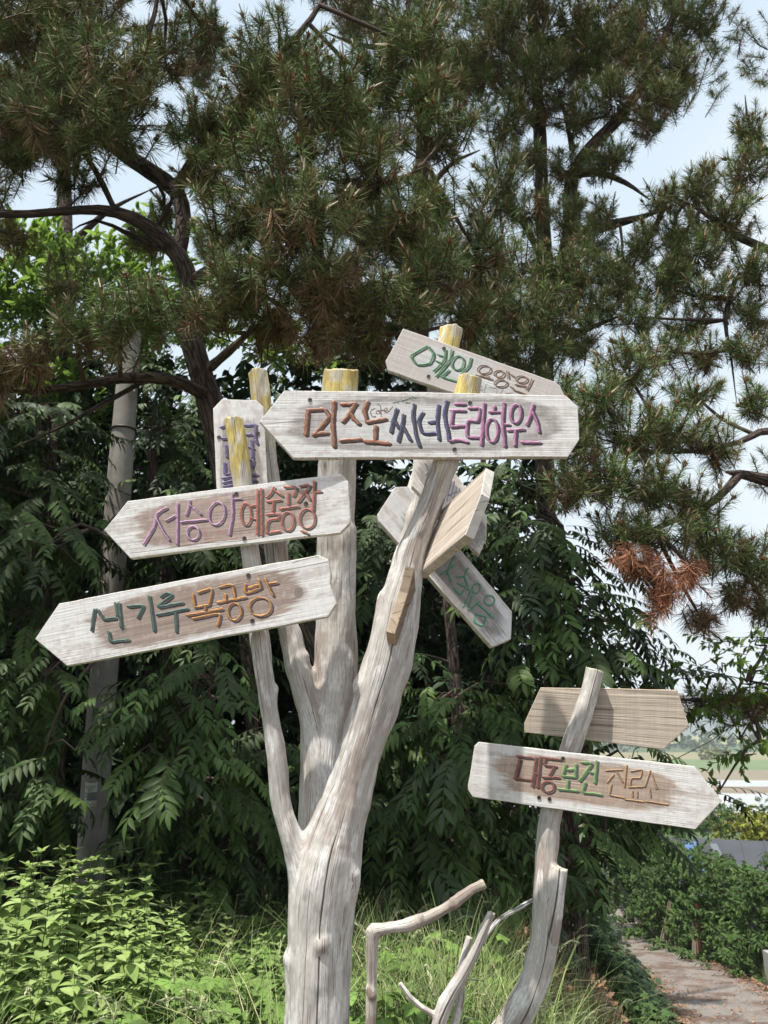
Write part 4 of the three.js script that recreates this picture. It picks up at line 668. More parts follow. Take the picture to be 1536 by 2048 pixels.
pine({ seed: 13, label: 'pine at the right edge reaching in with sunlit tufts and one dead rust brown spray', base: onGround(5.75, -7.2),
  trunks: [[[2150, 2000, 34, 7.2], [2130, 1500, 32, 7.2], [2100, 1000, 28, 7.2], [2090, 600, 22, 7.2], [2080, 200, 14, 7.2]]],
  limbs: [[[2100, 1000, 18, 7.2], [1700, 985, 16, 6.8], [1560, 965, 15, 6.4], [1480, 948, 13, 6.2], [1452, 944, 12, 6.1]], [[2110, 1100, 14, 7.2], [1700, 950, 11, 6.6], [1540, 862, 8, 6.1], [1480, 884, 6, 5.9], [1400, 900, 6, 5.8], [1280, 900, 5, 5.6], [1180, 870, 4, 5.5]], [[1480, 948, 9, 6.2], [1430, 1000, 8, 6], [1350, 1040, 6, 5.7], [1270, 1080, 5, 5.6], [1240, 1120, 4, 5.6]], [[2100, 700, 14, 7.2], [1700, 600, 11, 7], [1580, 520, 9, 6.8], [1470, 470, 8, 6.6], [1400, 420, 6, 6.5], [1340, 390, 5, 6.5]], [[2090, 500, 12, 7.2], [1700, 380, 9, 7], [1560, 330, 8, 6.8], [1500, 250, 5, 6.7], [1490, 190, 3, 6.7]], [[1470, 560, 5, 6.6], [1450, 640, 4.5, 6.6], [1460, 700, 4, 6.6], [1474, 812, 2.5, 6.6]], [[2120, 1350, 16, 7.2], [1700, 1390, 14, 6.9], [1540, 1400, 12, 6.6], [1440, 1400, 10, 6.4], [1350, 1400, 8, 6.2]], [[2110, 1250, 12, 7.2], [1700, 1210, 9, 6.8], [1560, 1160, 8, 6.4], [1500, 1140, 6, 6.2]]],
  pads: [[1495, 240, 28, 55, 6.7], [1490, 330, 60, 45, 6.6], [1400, 370, 60, 45, 6.6], [1330, 395, 50, 35, 6.5], [1450, 430, 80, 50, 6.6], [1390, 500, 70, 45, 6.6], [1500, 530, 50, 50, 6.5], [1500, 620, 50, 40, 6.6], [1290, 480, 55, 35, 6.7], [1330, 560, 70, 45, 6.7], [1270, 620, 60, 45, 6.7], [1370, 640, 60, 30, 6.8], [1240, 560, 50, 40, 6.9], [1310, 690, 70, 36, 6.4], [1400, 700, 60, 30, 6.6], [1340, 520, 60, 36, 6.7], [1420, 580, 60, 36, 6.6], [1480, 700, 50, 30, 6.6], [1390, 780, 60, 30, 6.2], [1500, 790, 40, 40, 6.4], [1350, 450, 50, 30, 6.6],
    [1250, 730, 80, 55, 5.8], [1190, 800, 80, 60, 5.6], [1160, 880, 60, 60, 5.5], [1260, 850, 90, 60, 5.6], [1350, 850, 80, 50, 5.7], [1430, 880, 70, 45, 5.8], [1220, 950, 90, 55, 5.5], [1310, 960, 90, 50, 5.6], [1390, 1000, 70, 45, 5.8], [1150, 960, 60, 45, 5.6], [1330, 1060, 80, 40, 5.6], [1230, 1050, 70, 40, 5.6], [1420, 1070, 60, 35, 5.8],
    [1270, 1115, 60, 28, 5.5, 'rust'], [1330, 1150, 55, 30, 5.5, 'rust'], [1320, 1185, 40, 22, 5.5, 'rust'], [1385, 1140, 30, 25, 5.6, 'rust'], [1410, 1110, 50, 35, 5.8], [1470, 1110, 50, 40, 5.9], [1520, 1120, 50, 60, 5.9], [1480, 1180, 50, 30, 6, 'brown'], [1400, 1225, 40, 22, 5.8, 'brown'], [1530, 1200, 30, 40, 6],
    [1420, 1390, 80, 18, 6.4, 'brown'], [1500, 1400, 60, 22, 6.5, 'brown']],
  extra: [...crown(22, 25, 5.3, 6.5, -6.8, 1.2, 2.8, 1.2, 0.45)], dens: 0.95, size: 0.95, most: 280 });
// pines further back, seen through the gaps
pine({ seed: 14, label: 'far pine behind the big one, a dark crown low between its branches at upper centre', base: onGround(0.9, -11.5),
  trunks: [[[860, 1700, 22, 11.5], [850, 1000, 20, 11.5], [840, 500, 16, 11.5], [850, 100, 10, 11.5], [850, -300, 6, 11.5]]],
  limbs: [[[840, 500, 9, 11.5], [760, 420, 7, 11], [690, 380, 5, 10.6]], [[850, 100, 8, 11.5], [720, 90, 6, 11], [640, 60, 4, 10.6]], [[842, 400, 8, 11.5], [900, 330, 7, 11.2], [960, 300, 5, 11]]],
  pads: [[720, 30, 70, 50, 11], [800, 50, 70, 40, 11], [900, 150, 60, 40, 11], [780, 270, 60, 40, 11], [700, 420, 90, 50, 11], [820, 480, 120, 60, 11], [900, 560, 100, 60, 11], [780, 620, 120, 60, 11], [660, 520, 90, 50, 11], [960, 720, 90, 50, 11], [700, 720, 100, 50, 11], [840, 720, 110, 50, 11]], dens: 0.8, size: 1.15, most: 40 });
pine({ seed: 16, label: 'far pine at the upper left edge, mostly hidden by the branches of the big one', base: onGround(-4.6, -11),
  trunks: [[[110, 1700, 22, 11], [120, 1000, 20, 11], [130, 500, 16, 11], [120, 100, 10, 11], [120, -300, 6, 11]]],
  limbs: [[[130, 500, 9, 11], [220, 420, 7, 10.6], [300, 380, 5, 10.4]], [[120, 100, 8, 11], [250, 60, 6, 10.7], [400, 40, 4, 10.5]]],
  pads: [[60, 80, 80, 60, 11], [180, 40, 80, 50, 11], [400, 130, 50, 40, 11], [470, 280, 50, 40, 11], [430, 480, 60, 40, 11], [60, 180, 90, 60, 11], [180, 180, 80, 40, 11]], dens: 0.8, size: 1.15, most: 40 });

// ───────────────────────── broad-leaved trees under the pines ─────────────────────────
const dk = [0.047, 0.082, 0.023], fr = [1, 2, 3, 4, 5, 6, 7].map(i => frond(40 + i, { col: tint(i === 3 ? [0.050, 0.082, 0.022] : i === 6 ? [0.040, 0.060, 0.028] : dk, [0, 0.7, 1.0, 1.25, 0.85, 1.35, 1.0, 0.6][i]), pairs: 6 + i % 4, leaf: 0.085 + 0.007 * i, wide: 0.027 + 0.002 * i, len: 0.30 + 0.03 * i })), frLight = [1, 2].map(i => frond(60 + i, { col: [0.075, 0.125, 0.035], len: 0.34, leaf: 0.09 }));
// skips fronds standing in the camera's line of sight to the pole and plate
const poleFoot = at(190, 1640, 7.4), nearPole = p => { const t = p.clone().sub(EYE), q = t.multiplyScalar((poleFoot.z - EYE.z) / t.z).add(EYE), w = Math.abs(q.x - (poleFoot.x + 0.035 * (q.y - poleFoot.y))); return p.z > -7.6 && w < 0.30 && ((q.y > 0.1 && q.y < 1.52) || (q.y > 2.15 && q.y < 3.05)); };
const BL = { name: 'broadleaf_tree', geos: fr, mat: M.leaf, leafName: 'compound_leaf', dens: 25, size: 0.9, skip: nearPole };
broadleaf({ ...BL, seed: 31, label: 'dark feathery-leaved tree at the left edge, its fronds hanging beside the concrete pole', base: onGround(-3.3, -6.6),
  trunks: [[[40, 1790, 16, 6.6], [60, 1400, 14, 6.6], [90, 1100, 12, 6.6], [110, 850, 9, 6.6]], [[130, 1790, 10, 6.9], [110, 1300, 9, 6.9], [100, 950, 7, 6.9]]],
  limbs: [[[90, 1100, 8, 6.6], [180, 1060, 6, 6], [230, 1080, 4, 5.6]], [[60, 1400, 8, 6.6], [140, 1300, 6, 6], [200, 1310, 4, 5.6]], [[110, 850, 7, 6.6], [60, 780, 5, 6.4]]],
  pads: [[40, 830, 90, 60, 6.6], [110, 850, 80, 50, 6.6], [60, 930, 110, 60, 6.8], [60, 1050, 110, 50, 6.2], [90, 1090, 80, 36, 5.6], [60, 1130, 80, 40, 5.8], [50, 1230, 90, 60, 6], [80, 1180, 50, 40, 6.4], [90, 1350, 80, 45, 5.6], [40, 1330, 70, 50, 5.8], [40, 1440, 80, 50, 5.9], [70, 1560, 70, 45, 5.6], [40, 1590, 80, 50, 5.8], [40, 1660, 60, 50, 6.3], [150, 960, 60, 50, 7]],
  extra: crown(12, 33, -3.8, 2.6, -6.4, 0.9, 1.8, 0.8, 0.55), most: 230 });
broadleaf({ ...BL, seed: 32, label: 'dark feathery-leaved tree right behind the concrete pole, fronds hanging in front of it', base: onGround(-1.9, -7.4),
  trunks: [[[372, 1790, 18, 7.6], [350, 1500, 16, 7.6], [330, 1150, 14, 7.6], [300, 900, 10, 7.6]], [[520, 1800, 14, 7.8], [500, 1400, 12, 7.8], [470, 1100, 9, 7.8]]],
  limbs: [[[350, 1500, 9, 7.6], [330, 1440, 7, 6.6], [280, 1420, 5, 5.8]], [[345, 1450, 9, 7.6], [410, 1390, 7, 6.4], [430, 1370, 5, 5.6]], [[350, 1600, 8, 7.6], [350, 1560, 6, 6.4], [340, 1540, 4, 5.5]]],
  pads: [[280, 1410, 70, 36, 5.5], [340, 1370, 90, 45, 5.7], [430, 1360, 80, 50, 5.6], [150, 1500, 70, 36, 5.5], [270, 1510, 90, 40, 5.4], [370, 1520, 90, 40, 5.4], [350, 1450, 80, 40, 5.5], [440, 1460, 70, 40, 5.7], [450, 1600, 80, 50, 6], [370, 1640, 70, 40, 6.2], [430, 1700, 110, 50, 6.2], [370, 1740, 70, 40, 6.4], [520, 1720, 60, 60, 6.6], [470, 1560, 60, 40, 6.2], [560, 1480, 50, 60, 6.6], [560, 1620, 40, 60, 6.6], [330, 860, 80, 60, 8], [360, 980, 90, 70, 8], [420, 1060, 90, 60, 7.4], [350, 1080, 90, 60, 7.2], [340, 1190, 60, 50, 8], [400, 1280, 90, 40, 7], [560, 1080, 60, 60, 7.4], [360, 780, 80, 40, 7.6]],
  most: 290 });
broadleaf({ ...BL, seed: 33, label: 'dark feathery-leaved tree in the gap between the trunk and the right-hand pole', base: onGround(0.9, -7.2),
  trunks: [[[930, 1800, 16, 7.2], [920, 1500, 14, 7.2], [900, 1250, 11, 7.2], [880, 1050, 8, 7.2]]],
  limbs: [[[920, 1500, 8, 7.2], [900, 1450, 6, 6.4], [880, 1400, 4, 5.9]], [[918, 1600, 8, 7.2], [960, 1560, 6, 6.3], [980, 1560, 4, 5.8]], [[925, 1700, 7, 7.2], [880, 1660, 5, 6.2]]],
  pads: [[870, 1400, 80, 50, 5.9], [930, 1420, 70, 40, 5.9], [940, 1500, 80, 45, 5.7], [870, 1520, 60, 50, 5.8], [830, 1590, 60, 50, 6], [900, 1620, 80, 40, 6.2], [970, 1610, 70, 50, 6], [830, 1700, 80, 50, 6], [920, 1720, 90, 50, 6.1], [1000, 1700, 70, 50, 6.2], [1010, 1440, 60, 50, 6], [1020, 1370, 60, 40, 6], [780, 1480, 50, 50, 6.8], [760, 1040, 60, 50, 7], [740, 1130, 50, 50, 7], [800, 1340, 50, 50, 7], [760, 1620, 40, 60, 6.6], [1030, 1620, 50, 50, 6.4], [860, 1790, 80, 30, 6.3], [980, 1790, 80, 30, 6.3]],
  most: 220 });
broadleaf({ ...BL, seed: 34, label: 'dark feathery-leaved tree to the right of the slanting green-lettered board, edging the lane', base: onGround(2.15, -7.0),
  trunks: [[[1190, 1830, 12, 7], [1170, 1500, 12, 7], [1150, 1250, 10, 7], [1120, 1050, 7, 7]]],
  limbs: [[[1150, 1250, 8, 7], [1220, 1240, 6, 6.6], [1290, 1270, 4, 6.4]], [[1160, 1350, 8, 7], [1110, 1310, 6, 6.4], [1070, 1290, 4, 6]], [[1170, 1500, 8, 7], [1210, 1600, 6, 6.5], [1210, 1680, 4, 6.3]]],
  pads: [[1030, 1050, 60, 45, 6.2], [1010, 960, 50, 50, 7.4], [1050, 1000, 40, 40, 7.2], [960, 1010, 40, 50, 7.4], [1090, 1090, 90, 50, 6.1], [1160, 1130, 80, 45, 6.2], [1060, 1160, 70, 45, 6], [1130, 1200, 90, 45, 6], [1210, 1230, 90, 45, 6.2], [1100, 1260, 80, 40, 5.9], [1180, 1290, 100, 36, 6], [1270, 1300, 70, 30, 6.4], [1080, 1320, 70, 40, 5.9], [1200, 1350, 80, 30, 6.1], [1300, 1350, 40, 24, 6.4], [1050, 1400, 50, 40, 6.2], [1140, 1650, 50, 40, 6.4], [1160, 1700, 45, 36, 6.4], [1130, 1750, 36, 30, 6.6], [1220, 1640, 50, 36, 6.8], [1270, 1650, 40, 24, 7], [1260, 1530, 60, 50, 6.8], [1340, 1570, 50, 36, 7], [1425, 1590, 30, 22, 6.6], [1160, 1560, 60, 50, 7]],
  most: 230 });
const frMid = [1, 2].map(i => spray(70 + i, { col: [0.16, 0.25, 0.045], leaf: 0.10, wide: 0.05, len: 0.34, n: 15 }));
broadleaf({ name: 'broadleaf_tree', seed: 35, label: 'bright green sunlit tree crown at the left edge under the pine branches', base: onGround(-5.2, -9.2), geos: frMid, mat: M.leafGlow, dens: 30, leafName: 'leafy_twig', lift: 0.1,
  trunks: [[[60, 1750, 16, 9.2], [70, 1100, 14, 9.2], [90, 700, 9, 9.2], [100, 520, 6, 9.2]]], limbs: [[[90, 700, 6, 9.2], [170, 600, 4, 9]]],
  pads: [[40, 500, 70, 50, 9], [120, 520, 60, 45, 9], [200, 540, 60, 45, 9.2], [60, 590, 80, 50, 9], [150, 600, 70, 40, 8.8], [20, 640, 60, 50, 9], [110, 660, 70, 40, 9.2], [250, 590, 50, 40, 9.4], [40, 760, 80, 40, 9], [110, 830, 70, 40, 9.2], [160, 720, 50, 30, 9.4], [560, 690, 50, 40, 9.6], [600, 740, 50, 40, 9.6], [330, 480, 50, 36, 9.4], [310, 560, 60, 40, 9.4], [390, 600, 60, 40, 9.6], [340, 660, 60, 40, 9.6], [250, 670, 60, 40, 9.4], [460, 660, 60, 40, 9.8], [150, 780, 60, 40, 9.2], [300, 720, 60, 40, 9.6]], most: 90 });
const frRight = [1, 2].map(i => spray(80 + i, { col: [0.12, 0.20, 0.035], leaf: 0.075, wide: 0.034, len: 0.36, n: 16 }));
broadleaf({ name: 'broadleaf_tree', seed: 36, label: 'light green leafy branches hanging in from the right edge above the valley', base: onGround(5.3, -6.3), geos: frRight, mat: M.leafGlow, dens: 26, leafName: 'leafy_twig', deep: 0.7, lift: -0.05, twigs: 0.6,
  trunks: [[[2220, 2000, 14, 6.3], [2170, 1600, 12, 6.3], [2120, 1300, 8, 6.3]]], limbs: [[[2140, 1400, 7, 6.3], [1650, 1380, 5, 6.2], [1540, 1370, 4, 6.1], [1450, 1350, 2.5, 6]], [[2170, 1550, 7, 6.3], [1650, 1480, 5, 6.2], [1520, 1480, 3, 6.1]]],
  pads: [[1510, 1290, 32, 36, 6.1], [1500, 1370, 50, 40, 6.1], [1445, 1345, 40, 24, 6], [1520, 1440, 36, 36, 6.1], [1460, 1420, 40, 26, 6.1], [1480, 1480, 30, 24, 6.1], [1525, 1510, 20, 24, 6.1], [1400, 1420, 30, 18, 6.2], [1440, 1580, 30, 18, 6.1], [1600, 1400, 60, 60, 6.2], [1620, 1300, 50, 50, 6.2]], most: 70 });
{ // the wood behind: a mass nobody could count, dark under the closed crowns
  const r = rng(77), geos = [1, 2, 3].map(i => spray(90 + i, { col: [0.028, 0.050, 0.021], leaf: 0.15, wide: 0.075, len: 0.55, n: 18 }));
  geos.forEach((g, gi) => {
    const list = [];
    for (let i = 0; i < 4300; i++) {
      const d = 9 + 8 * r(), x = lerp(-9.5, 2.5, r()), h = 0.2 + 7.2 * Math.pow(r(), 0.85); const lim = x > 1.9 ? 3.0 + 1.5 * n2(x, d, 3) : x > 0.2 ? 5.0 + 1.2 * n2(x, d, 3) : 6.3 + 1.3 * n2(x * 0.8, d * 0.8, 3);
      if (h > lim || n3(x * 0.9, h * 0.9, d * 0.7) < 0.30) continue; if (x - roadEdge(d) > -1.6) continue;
      list.push([V(x, ground(x, -d) + h, -d), 0.8 + 0.6 * r(), r() * 6.28, (r() - 0.5) * 1.4, 0.6 + 0.8 * r()]);
    }
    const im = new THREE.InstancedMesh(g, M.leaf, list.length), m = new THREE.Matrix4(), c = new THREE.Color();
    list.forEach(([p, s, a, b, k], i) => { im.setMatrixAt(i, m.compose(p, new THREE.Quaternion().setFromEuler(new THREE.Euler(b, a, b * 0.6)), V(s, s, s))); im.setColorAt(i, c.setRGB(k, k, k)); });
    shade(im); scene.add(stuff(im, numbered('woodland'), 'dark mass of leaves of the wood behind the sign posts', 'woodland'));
  });
  for (const [x, y0, y1, w, d, label] of [[285, 1780, 700, 9, 10, 'thin dark trunk in the wood just right of the concrete pole'], [60, 1760, 800, 8, 9.6, 'thin dark trunk in the wood near the left edge'], [960, 1780, 900, 11, 10.5, 'dark straight trunk in the wood under the right end of the top board'], [760, 1780, 1000, 10, 10, 'dark trunk in the wood right of the big driftwood trunk'], [1010, 1780, 850, 8, 11.5, 'slim dark trunk in the wood beside the straight one']]) {
    const b = at(x, y0, d), t = thing('tree_trunk', label, 'tree trunk', onGround(b.x, b.z)); part('trunk', tube([t.position.clone(), b, at(x + 12, (y0 + y1) / 2, d), at(x + 6, y1, d)], [w, w, w * 0.85, w * 0.6].map(q => q * mpp(x, y0, d)), 8, 0.2, 0.14, x), M.bark, t);
    const tw = []; const rr = rng(x); for (let i = 0; i < 9; i++) { const p = at(x + 8, lerp(y0, y1, 0.3 + 0.08 * i), d), q = p.clone().add(V((rr() - 0.5) * 2.2, 0.3 + 0.6 * rr(), (rr() - 0.5) * 1.2)); tw.push(tube([p, p.clone().lerp(q, 0.5).add(V(0, -0.1, 0)), q], [0.018, 0.012, 0.006], 5, 0.3, 0.1, i)); }
    part('branch', mergeGeometries(tw), M.twig, t);
  }
}

// ───────────────────────── concrete utility pole ─────────────────────────
{
  const b = at(178, 1790, 7.4), base = onGround(b.x, b.z), t = thing('utility_pole', 'grey concrete utility pole standing in the trees at left with a small number plate', 'utility pole', base);
  const cTex = tex(256, 1024, (u, v) => { const k = 0.8 + 0.35 * fbm(u * 10, v * 60, 3, 4) + 0.12 * (n2(u * 120, v * 500, 2) - 0.5), st = sstep(0.5, 0.75, fbm(u * 8, v * 6, 9, 3)); return mix3([0.29 * k, 0.268 * k, 0.243 * k], [0.20 * k, 0.185 * k, 0.163 * k], st); });
  const pts = [[178, 1790, 29], [196, 1500, 27.5], [222, 1180, 26], [240, 950, 24], [258, 720, 20], [268, 590, 18]];
  part('shaft', tube([base.clone(), ...pts.map(([x, y]) => at(x, y, 7.4))], [29.5 * mpp(178, 1790, 7.4), ...pts.map(([x, y, w]) => w * mpp(x, y, 7.4))], 28, 0.25, 0, 2), new THREE.MeshStandardMaterial({ map: rep(cTex, 0.9, 4), bumpMap: rep(cTex, 0.9, 4), bumpScale: 0.004, roughness: 0.92 }), t);
  const cv = document.createElement('canvas'); cv.width = 128; cv.height = 256; const g = cv.getContext('2d');
  g.fillStyle = '#c9cbc2'; g.fillRect(0, 0, 128, 256); g.fillStyle = '#9a2f36'; g.fillRect(34, 0, 84, 8); g.font = 'bold 22px sans-serif'; g.fillStyle = '#8d3238'; g.fillText('위', 40, 32); g.fillText('험', 86, 32); g.fillStyle = '#1d1f1f'; g.font = 'bold 34px monospace'; g.fillText('8223C', 12, 66); g.fillText('287', 34, 98);
  g.fillStyle = '#777b78'; g.fillRect(30, 108, 98, 88); g.fillStyle = '#5d615f'; g.fillRect(30, 176, 98, 6); g.fillStyle = '#2b2d2d'; g.fillRect(10, 112, 12, 14); g.fillRect(10, 140, 12, 14); g.fillRect(8, 222, 40, 10); g.strokeStyle = '#9a3a40'; g.lineWidth = 4; g.strokeRect(92, 206, 26, 26); g.fillStyle = '#9a3a40'; g.fillRect(92, 238, 34, 8); g.fillStyle = '#444'; g.fillRect(66, 232, 14, 12);
  const ct = new THREE.CanvasTexture(cv); ct.colorSpace = THREE.SRGBColorSpace;
  const top = at(199, 1562, 7.4), bot = at(195, 1610, 7.4), R = 28.2 * mpp(197, 1585, 7.4), h = top.distanceTo(bot), cg = new THREE.CylinderGeometry(R + 0.003, R + 0.003, h, 12, 1, true, -0.42, 0.85);
  const pl = part('number_plate', cg, new THREE.MeshStandardMaterial({ map: ct, roughness: 0.6, side: THREE.DoubleSide }), t); const axis = at(196, 1500, 7.4).sub(at(184, 1700, 7.4)).normalize();
  const cen = at(191, 1586, 7.4); pl.position.add(cen); pl.quaternion.copy(aim(Y1, axis));
  const bolts = []; for (const y of [860, 1240]) { const p = at(225, y, 7.4).add(V(0, 0, 0)); bolts.push(new THREE.TorusGeometry((y < 1000 ? 23.6 : 26.6) * mpp(225, y, 7.4), 0.012, 6, 24).rotateX(PI / 2).translate(at(y < 1000 ? 247 : 217, y, 7.4).x, p.y, -7.4)); }
  part('steel_band', mergeGeometries(bolts), M.screw, t);
}
// ───────────────────────── weeds, grasses and litter round the posts ─────────────────────────
const weedLeaf = [0, 1, 2].map(i => { const m = new Mesher(), r = rng(200 + i), c = [[0.215, 0.300, 0.085], [0.255, 0.340, 0.115], [0.180, 0.260, 0.070]][i]; m.blade(V(0, 0, 0), X1, Y1, 0.120, 0.060, c, 0.30 + 0.15 * r(), [0.06, 0.55, 0.95, 1, 0.78, 0.42, 0], 0.22); return m.build(); });
function weedPlan(seed, h) { // stem points and leaf placings of one upright weed
  const r = rng(seed), lean = V((r() - 0.5) * 0.22, 0, (r() - 0.5) * 0.22), P = t => V(lean.x * t * t * h, h * t, lean.z * t * t * h), leaves = [], n = Math.round(h * 13);
  for (let i = 0; i < n; i++) { const t = 0.14 + 0.86 * i / (n - 1), a0 = (i % 2) * 1.57 + r() * 0.5, top = sstep(0.86, 1, t);
    for (const k of top > 0.3 ? [0, 1.57, 3.14, 4.71] : [0, 3.14]) { const a = a0 + k, e = lerp(0.10, 0.75, top) + (r() - 0.5) * 0.4, d = V(Math.cos(a) * Math.cos(e), Math.sin(e), Math.sin(a) * Math.cos(e)), up0 = V(0, 1, 0).addScaledVector(d, -d.y).normalize();
      leaves.push({ p: P(t), q: new THREE.Quaternion().setFromRotationMatrix(new THREE.Matrix4().makeBasis(d, up0, d.clone().cross(up0))), s: lerp(0.72 + 0.5 * Math.sin(t * 2.8), 0.42, top) * (0.8 + 0.4 * r()), g: Math.floor(r() * 3) }); } }
  return { P, leaves, h };
}
const stemMat = new THREE.MeshStandardMaterial({ color: new THREE.Color().setRGB(0.10, 0.14, 0.05), roughness: 0.8 });
const M_weed = leafMat(1, 1, 1, { roughness: 0.6, transmission: 0.24, thickness: 0 });
M_weed.roughness = 0.85;
const stemGeo = w => tube([w.P(0), w.P(0.33), w.P(0.66), w.P(1)], [0.005, 0.0045, 0.0035, 0.002], 5, 0.2, 0, 1);
function weedMerged(seed, h) { const w = weedPlan(seed, h), a = w.leaves.map(l => weedLeaf[l.g].clone().applyMatrix4(new THREE.Matrix4().compose(l.p, l.q, V(l.s, l.s, l.s)))); const s = stemGeo(w); s.deleteAttribute('uv'); const n = s.attributes.position.count; s.setAttribute('color', new THREE.Float32BufferAttribute(new Float32Array(n * 3).map((_, i) => [0.10, 0.14, 0.05][i % 3]), 3)); return mergeGeometries([...a, s]); }
const clover = [0, 1, 2].map(i => { const r = rng(300 + i), m = new Mesher(); // low hop-like plant with five-lobed leaves on long stalks
  for (let k = 0; k < 9; k++) { const a = r() * 6.28, l = 0.10 + 0.16 * r(), q = V(Math.cos(a) * l, 0.18 + 0.30 * r(), Math.sin(a) * l), c = tint([0.135, 0.225, 0.050], 0.75 + 0.5 * r()); m.stalk(V(0, 0, 0), q, 0.002, 0.0014, [0.10, 0.15, 0.05]);
    const n = V(Math.cos(a) * 0.35, 1, Math.sin(a) * 0.35).normalize(), f = V(Math.cos(a), 0, Math.sin(a)).addScaledVector(n, -n.dot(V(Math.cos(a), 0, Math.sin(a)))).normalize(), s = n.clone().cross(f), sz = 0.055 + 0.035 * r();
    for (const e of [-1.9, -1, 0, 1, 1.9]) m.blade(q, f.clone().multiplyScalar(Math.cos(e)).addScaledVector(s, Math.sin(e)), n, sz * (1 - 0.12 * Math.abs(e)), sz * 0.5, c, 0.2, [0.3, 0.85, 0.9, 0], 0.15); }
  return m.build(); });
const grass = [0, 1, 2].map(i => { const r = rng(400 + i), m = new Mesher();
  for (let k = 0; k < 26; k++) { const a = r() * 6.28, o = V((r() - 0.5) * 0.12, 0, (r() - 0.5) * 0.12), L = 0.35 + 0.4 * r(), lean = 0.25 + 0.7 * r(), c = tint(r() < 0.2 ? [0.34, 0.31, 0.18] : [0.175, 0.235, 0.085], 0.7 + 0.6 * r()), d = V(Math.cos(a), 0, Math.sin(a)), s = V(-d.z, 0, d.x), K = m.p.length / 3, n = 5;
    for (let j = 0; j <= n; j++) { const t = j / n, q = o.clone().addScaledVector(d, lean * L * t * t * 0.8).add(V(0, L * (t - 0.38 * lean * t * t * t), 0)), w = 0.0032 * (1 - t * 0.92); m.v(q.clone().addScaledVector(s, w), c); m.v(q.clone().addScaledVector(s, -w), c); if (j) { const b = K + j * 2; m.i.push(b - 2, b - 1, b, b - 1, b + 1, b); } } }
  return m.build(); });
function seedStalk(seed, L) { // tall grass stalk, nodding at the top under a seed head
  const r = rng(seed), m = new Mesher(), h = new Mesher(), a = r() * 6.28, d = V(Math.cos(a), 0, Math.sin(a)), P = t => V(d.x * L * 0.34 * Math.pow(t, 2.6), L * (t - 0.26 * Math.pow(t, 5)), d.z * L * 0.34 * Math.pow(t, 2.6)), c = [0.36, 0.37, 0.22];
  for (let i = 0; i < 9; i++) m.stalk(P(i / 9), P((i + 1) / 9), 0.0015, 0.0012, [0.16, 0.20, 0.09]);
  for (let i = 0; i < 34; i++) { const t = 0.74 + 0.26 * i / 33, q = P(t), T = P(Math.min(1.02, t + 0.02)).sub(P(t)).normalize(), b = perp(T, r), dd = T.clone().multiplyScalar(0.9).addScaledVector(b, 0.5).add(V(0, -0.25, 0)).normalize(); h.blade(q, dd, b, 0.016 + 0.01 * r(), 0.0042, tint(c, 0.7 + 0.6 * r()), 0.1, [0.4, 1, 0], 0.3); }
  return [m.build(), h.build()];
}
const tall = x => lerp(0.94, 0.56, sstep(-1.6, -0.75, x));
function mass(geos, mat, name, label, cat, n, seed, place) {
  const r = rng(seed), lists = geos.map(() => []);
  for (let i = 0; i < n; i++) { const q = place(r); if (q) lists[Math.floor(r() * geos.length)].push([...q, r() * 6.28, 0.75 + 0.5 * r()]); }
  geos.forEach((g, k) => { if (!lists[k].length) return; const im = new THREE.InstancedMesh(g, mat, lists[k].length), m = new THREE.Matrix4(), c = new THREE.Color(); lists[k].forEach(([p, s, tl, a, t], i) => { im.setMatrixAt(i, m.compose(p, new THREE.Quaternion().setFromEuler(new THREE.Euler((tl || 0) * Math.sin(a * 7), a, (tl || 0) * Math.cos(a * 5))), V(s, s, s))); im.setColorAt(i, c.setRGB(t, t, t)); }); scene.add(stuff(shade(im), numbered(name), label, cat)); });
}
const bank = (r, x0, x1, d0, d1) => { const d = lerp(d0, d1, r()), x = lerp(x0, x1, r()); if (x > roadEdge(d) - 0.9) return null; return [x, -d]; };
mass([0, 1, 2, 3].map(i => weedMerged(220 + i, 1.0)), M_weed, 'weed_thicket', 'sunlit thicket of broad-leaved weeds filling the lower left corner', 'weeds', 420, 501, r => { const q = bank(r, -4.2, -0.45, 2.8, 5.6); if (!q) return null; const h = tall(q[0] + 0.35 * (n2(q[0] * 2, q[1] * 2, 3) - 0.5)); if (q[0] > -0.95 && r() < 0.45) return null; return [onGround(q[0], q[1]), h * lerp(0.62, 1.04, sstep(2.9, 4.3, -q[1])) * (0.85 + 0.25 * r()), 0.12]; });
mass(clover, M_weed, 'ground_cover', 'light green lobed-leaf creepers covering the ground round the posts', 'ground cover', 900, 502, r => { const q = bank(r, -3.6, 1.15, 2.7, 6.4); if (!q) return null; if (q[0] > 0.42 + 0.1 * (-q[1] - 3)) return null; return [onGround(q[0], q[1]), 0.8 + 0.5 * r(), 0.15]; });
mass(grass, M.grass, 'tall_grass', 'tall pale green grass growing round the posts', 'grass', 1500, 503, r => { const q = bank(r, -2.6, 1.5, 2.7, 6.8); if (!q) return null; if (q[0] > 0.6 + 0.08 * (-q[1] - 3) && r() < 0.85) return null; if (q[0] < -0.35 && r() < 0.72) return null; return [onGround(q[0], q[1]), 0.85 + 0.5 * r(), 0.15]; });
mass([1, 2, 3].map(i => { const [a, b] = seedStalk(600 + i, 0.78); return mergeGeometries([a, b]); }), M.grass, 'seeding_grass', 'mass of nodding grass seed heads standing among the weeds', 'grass', 260, 504, r => { const q = bank(r, -1.9, 1.5, 3.0, 6.6); if (!q) return null; return [onGround(q[0], q[1]), 0.75 + 0.45 * r(), 0.1]; });
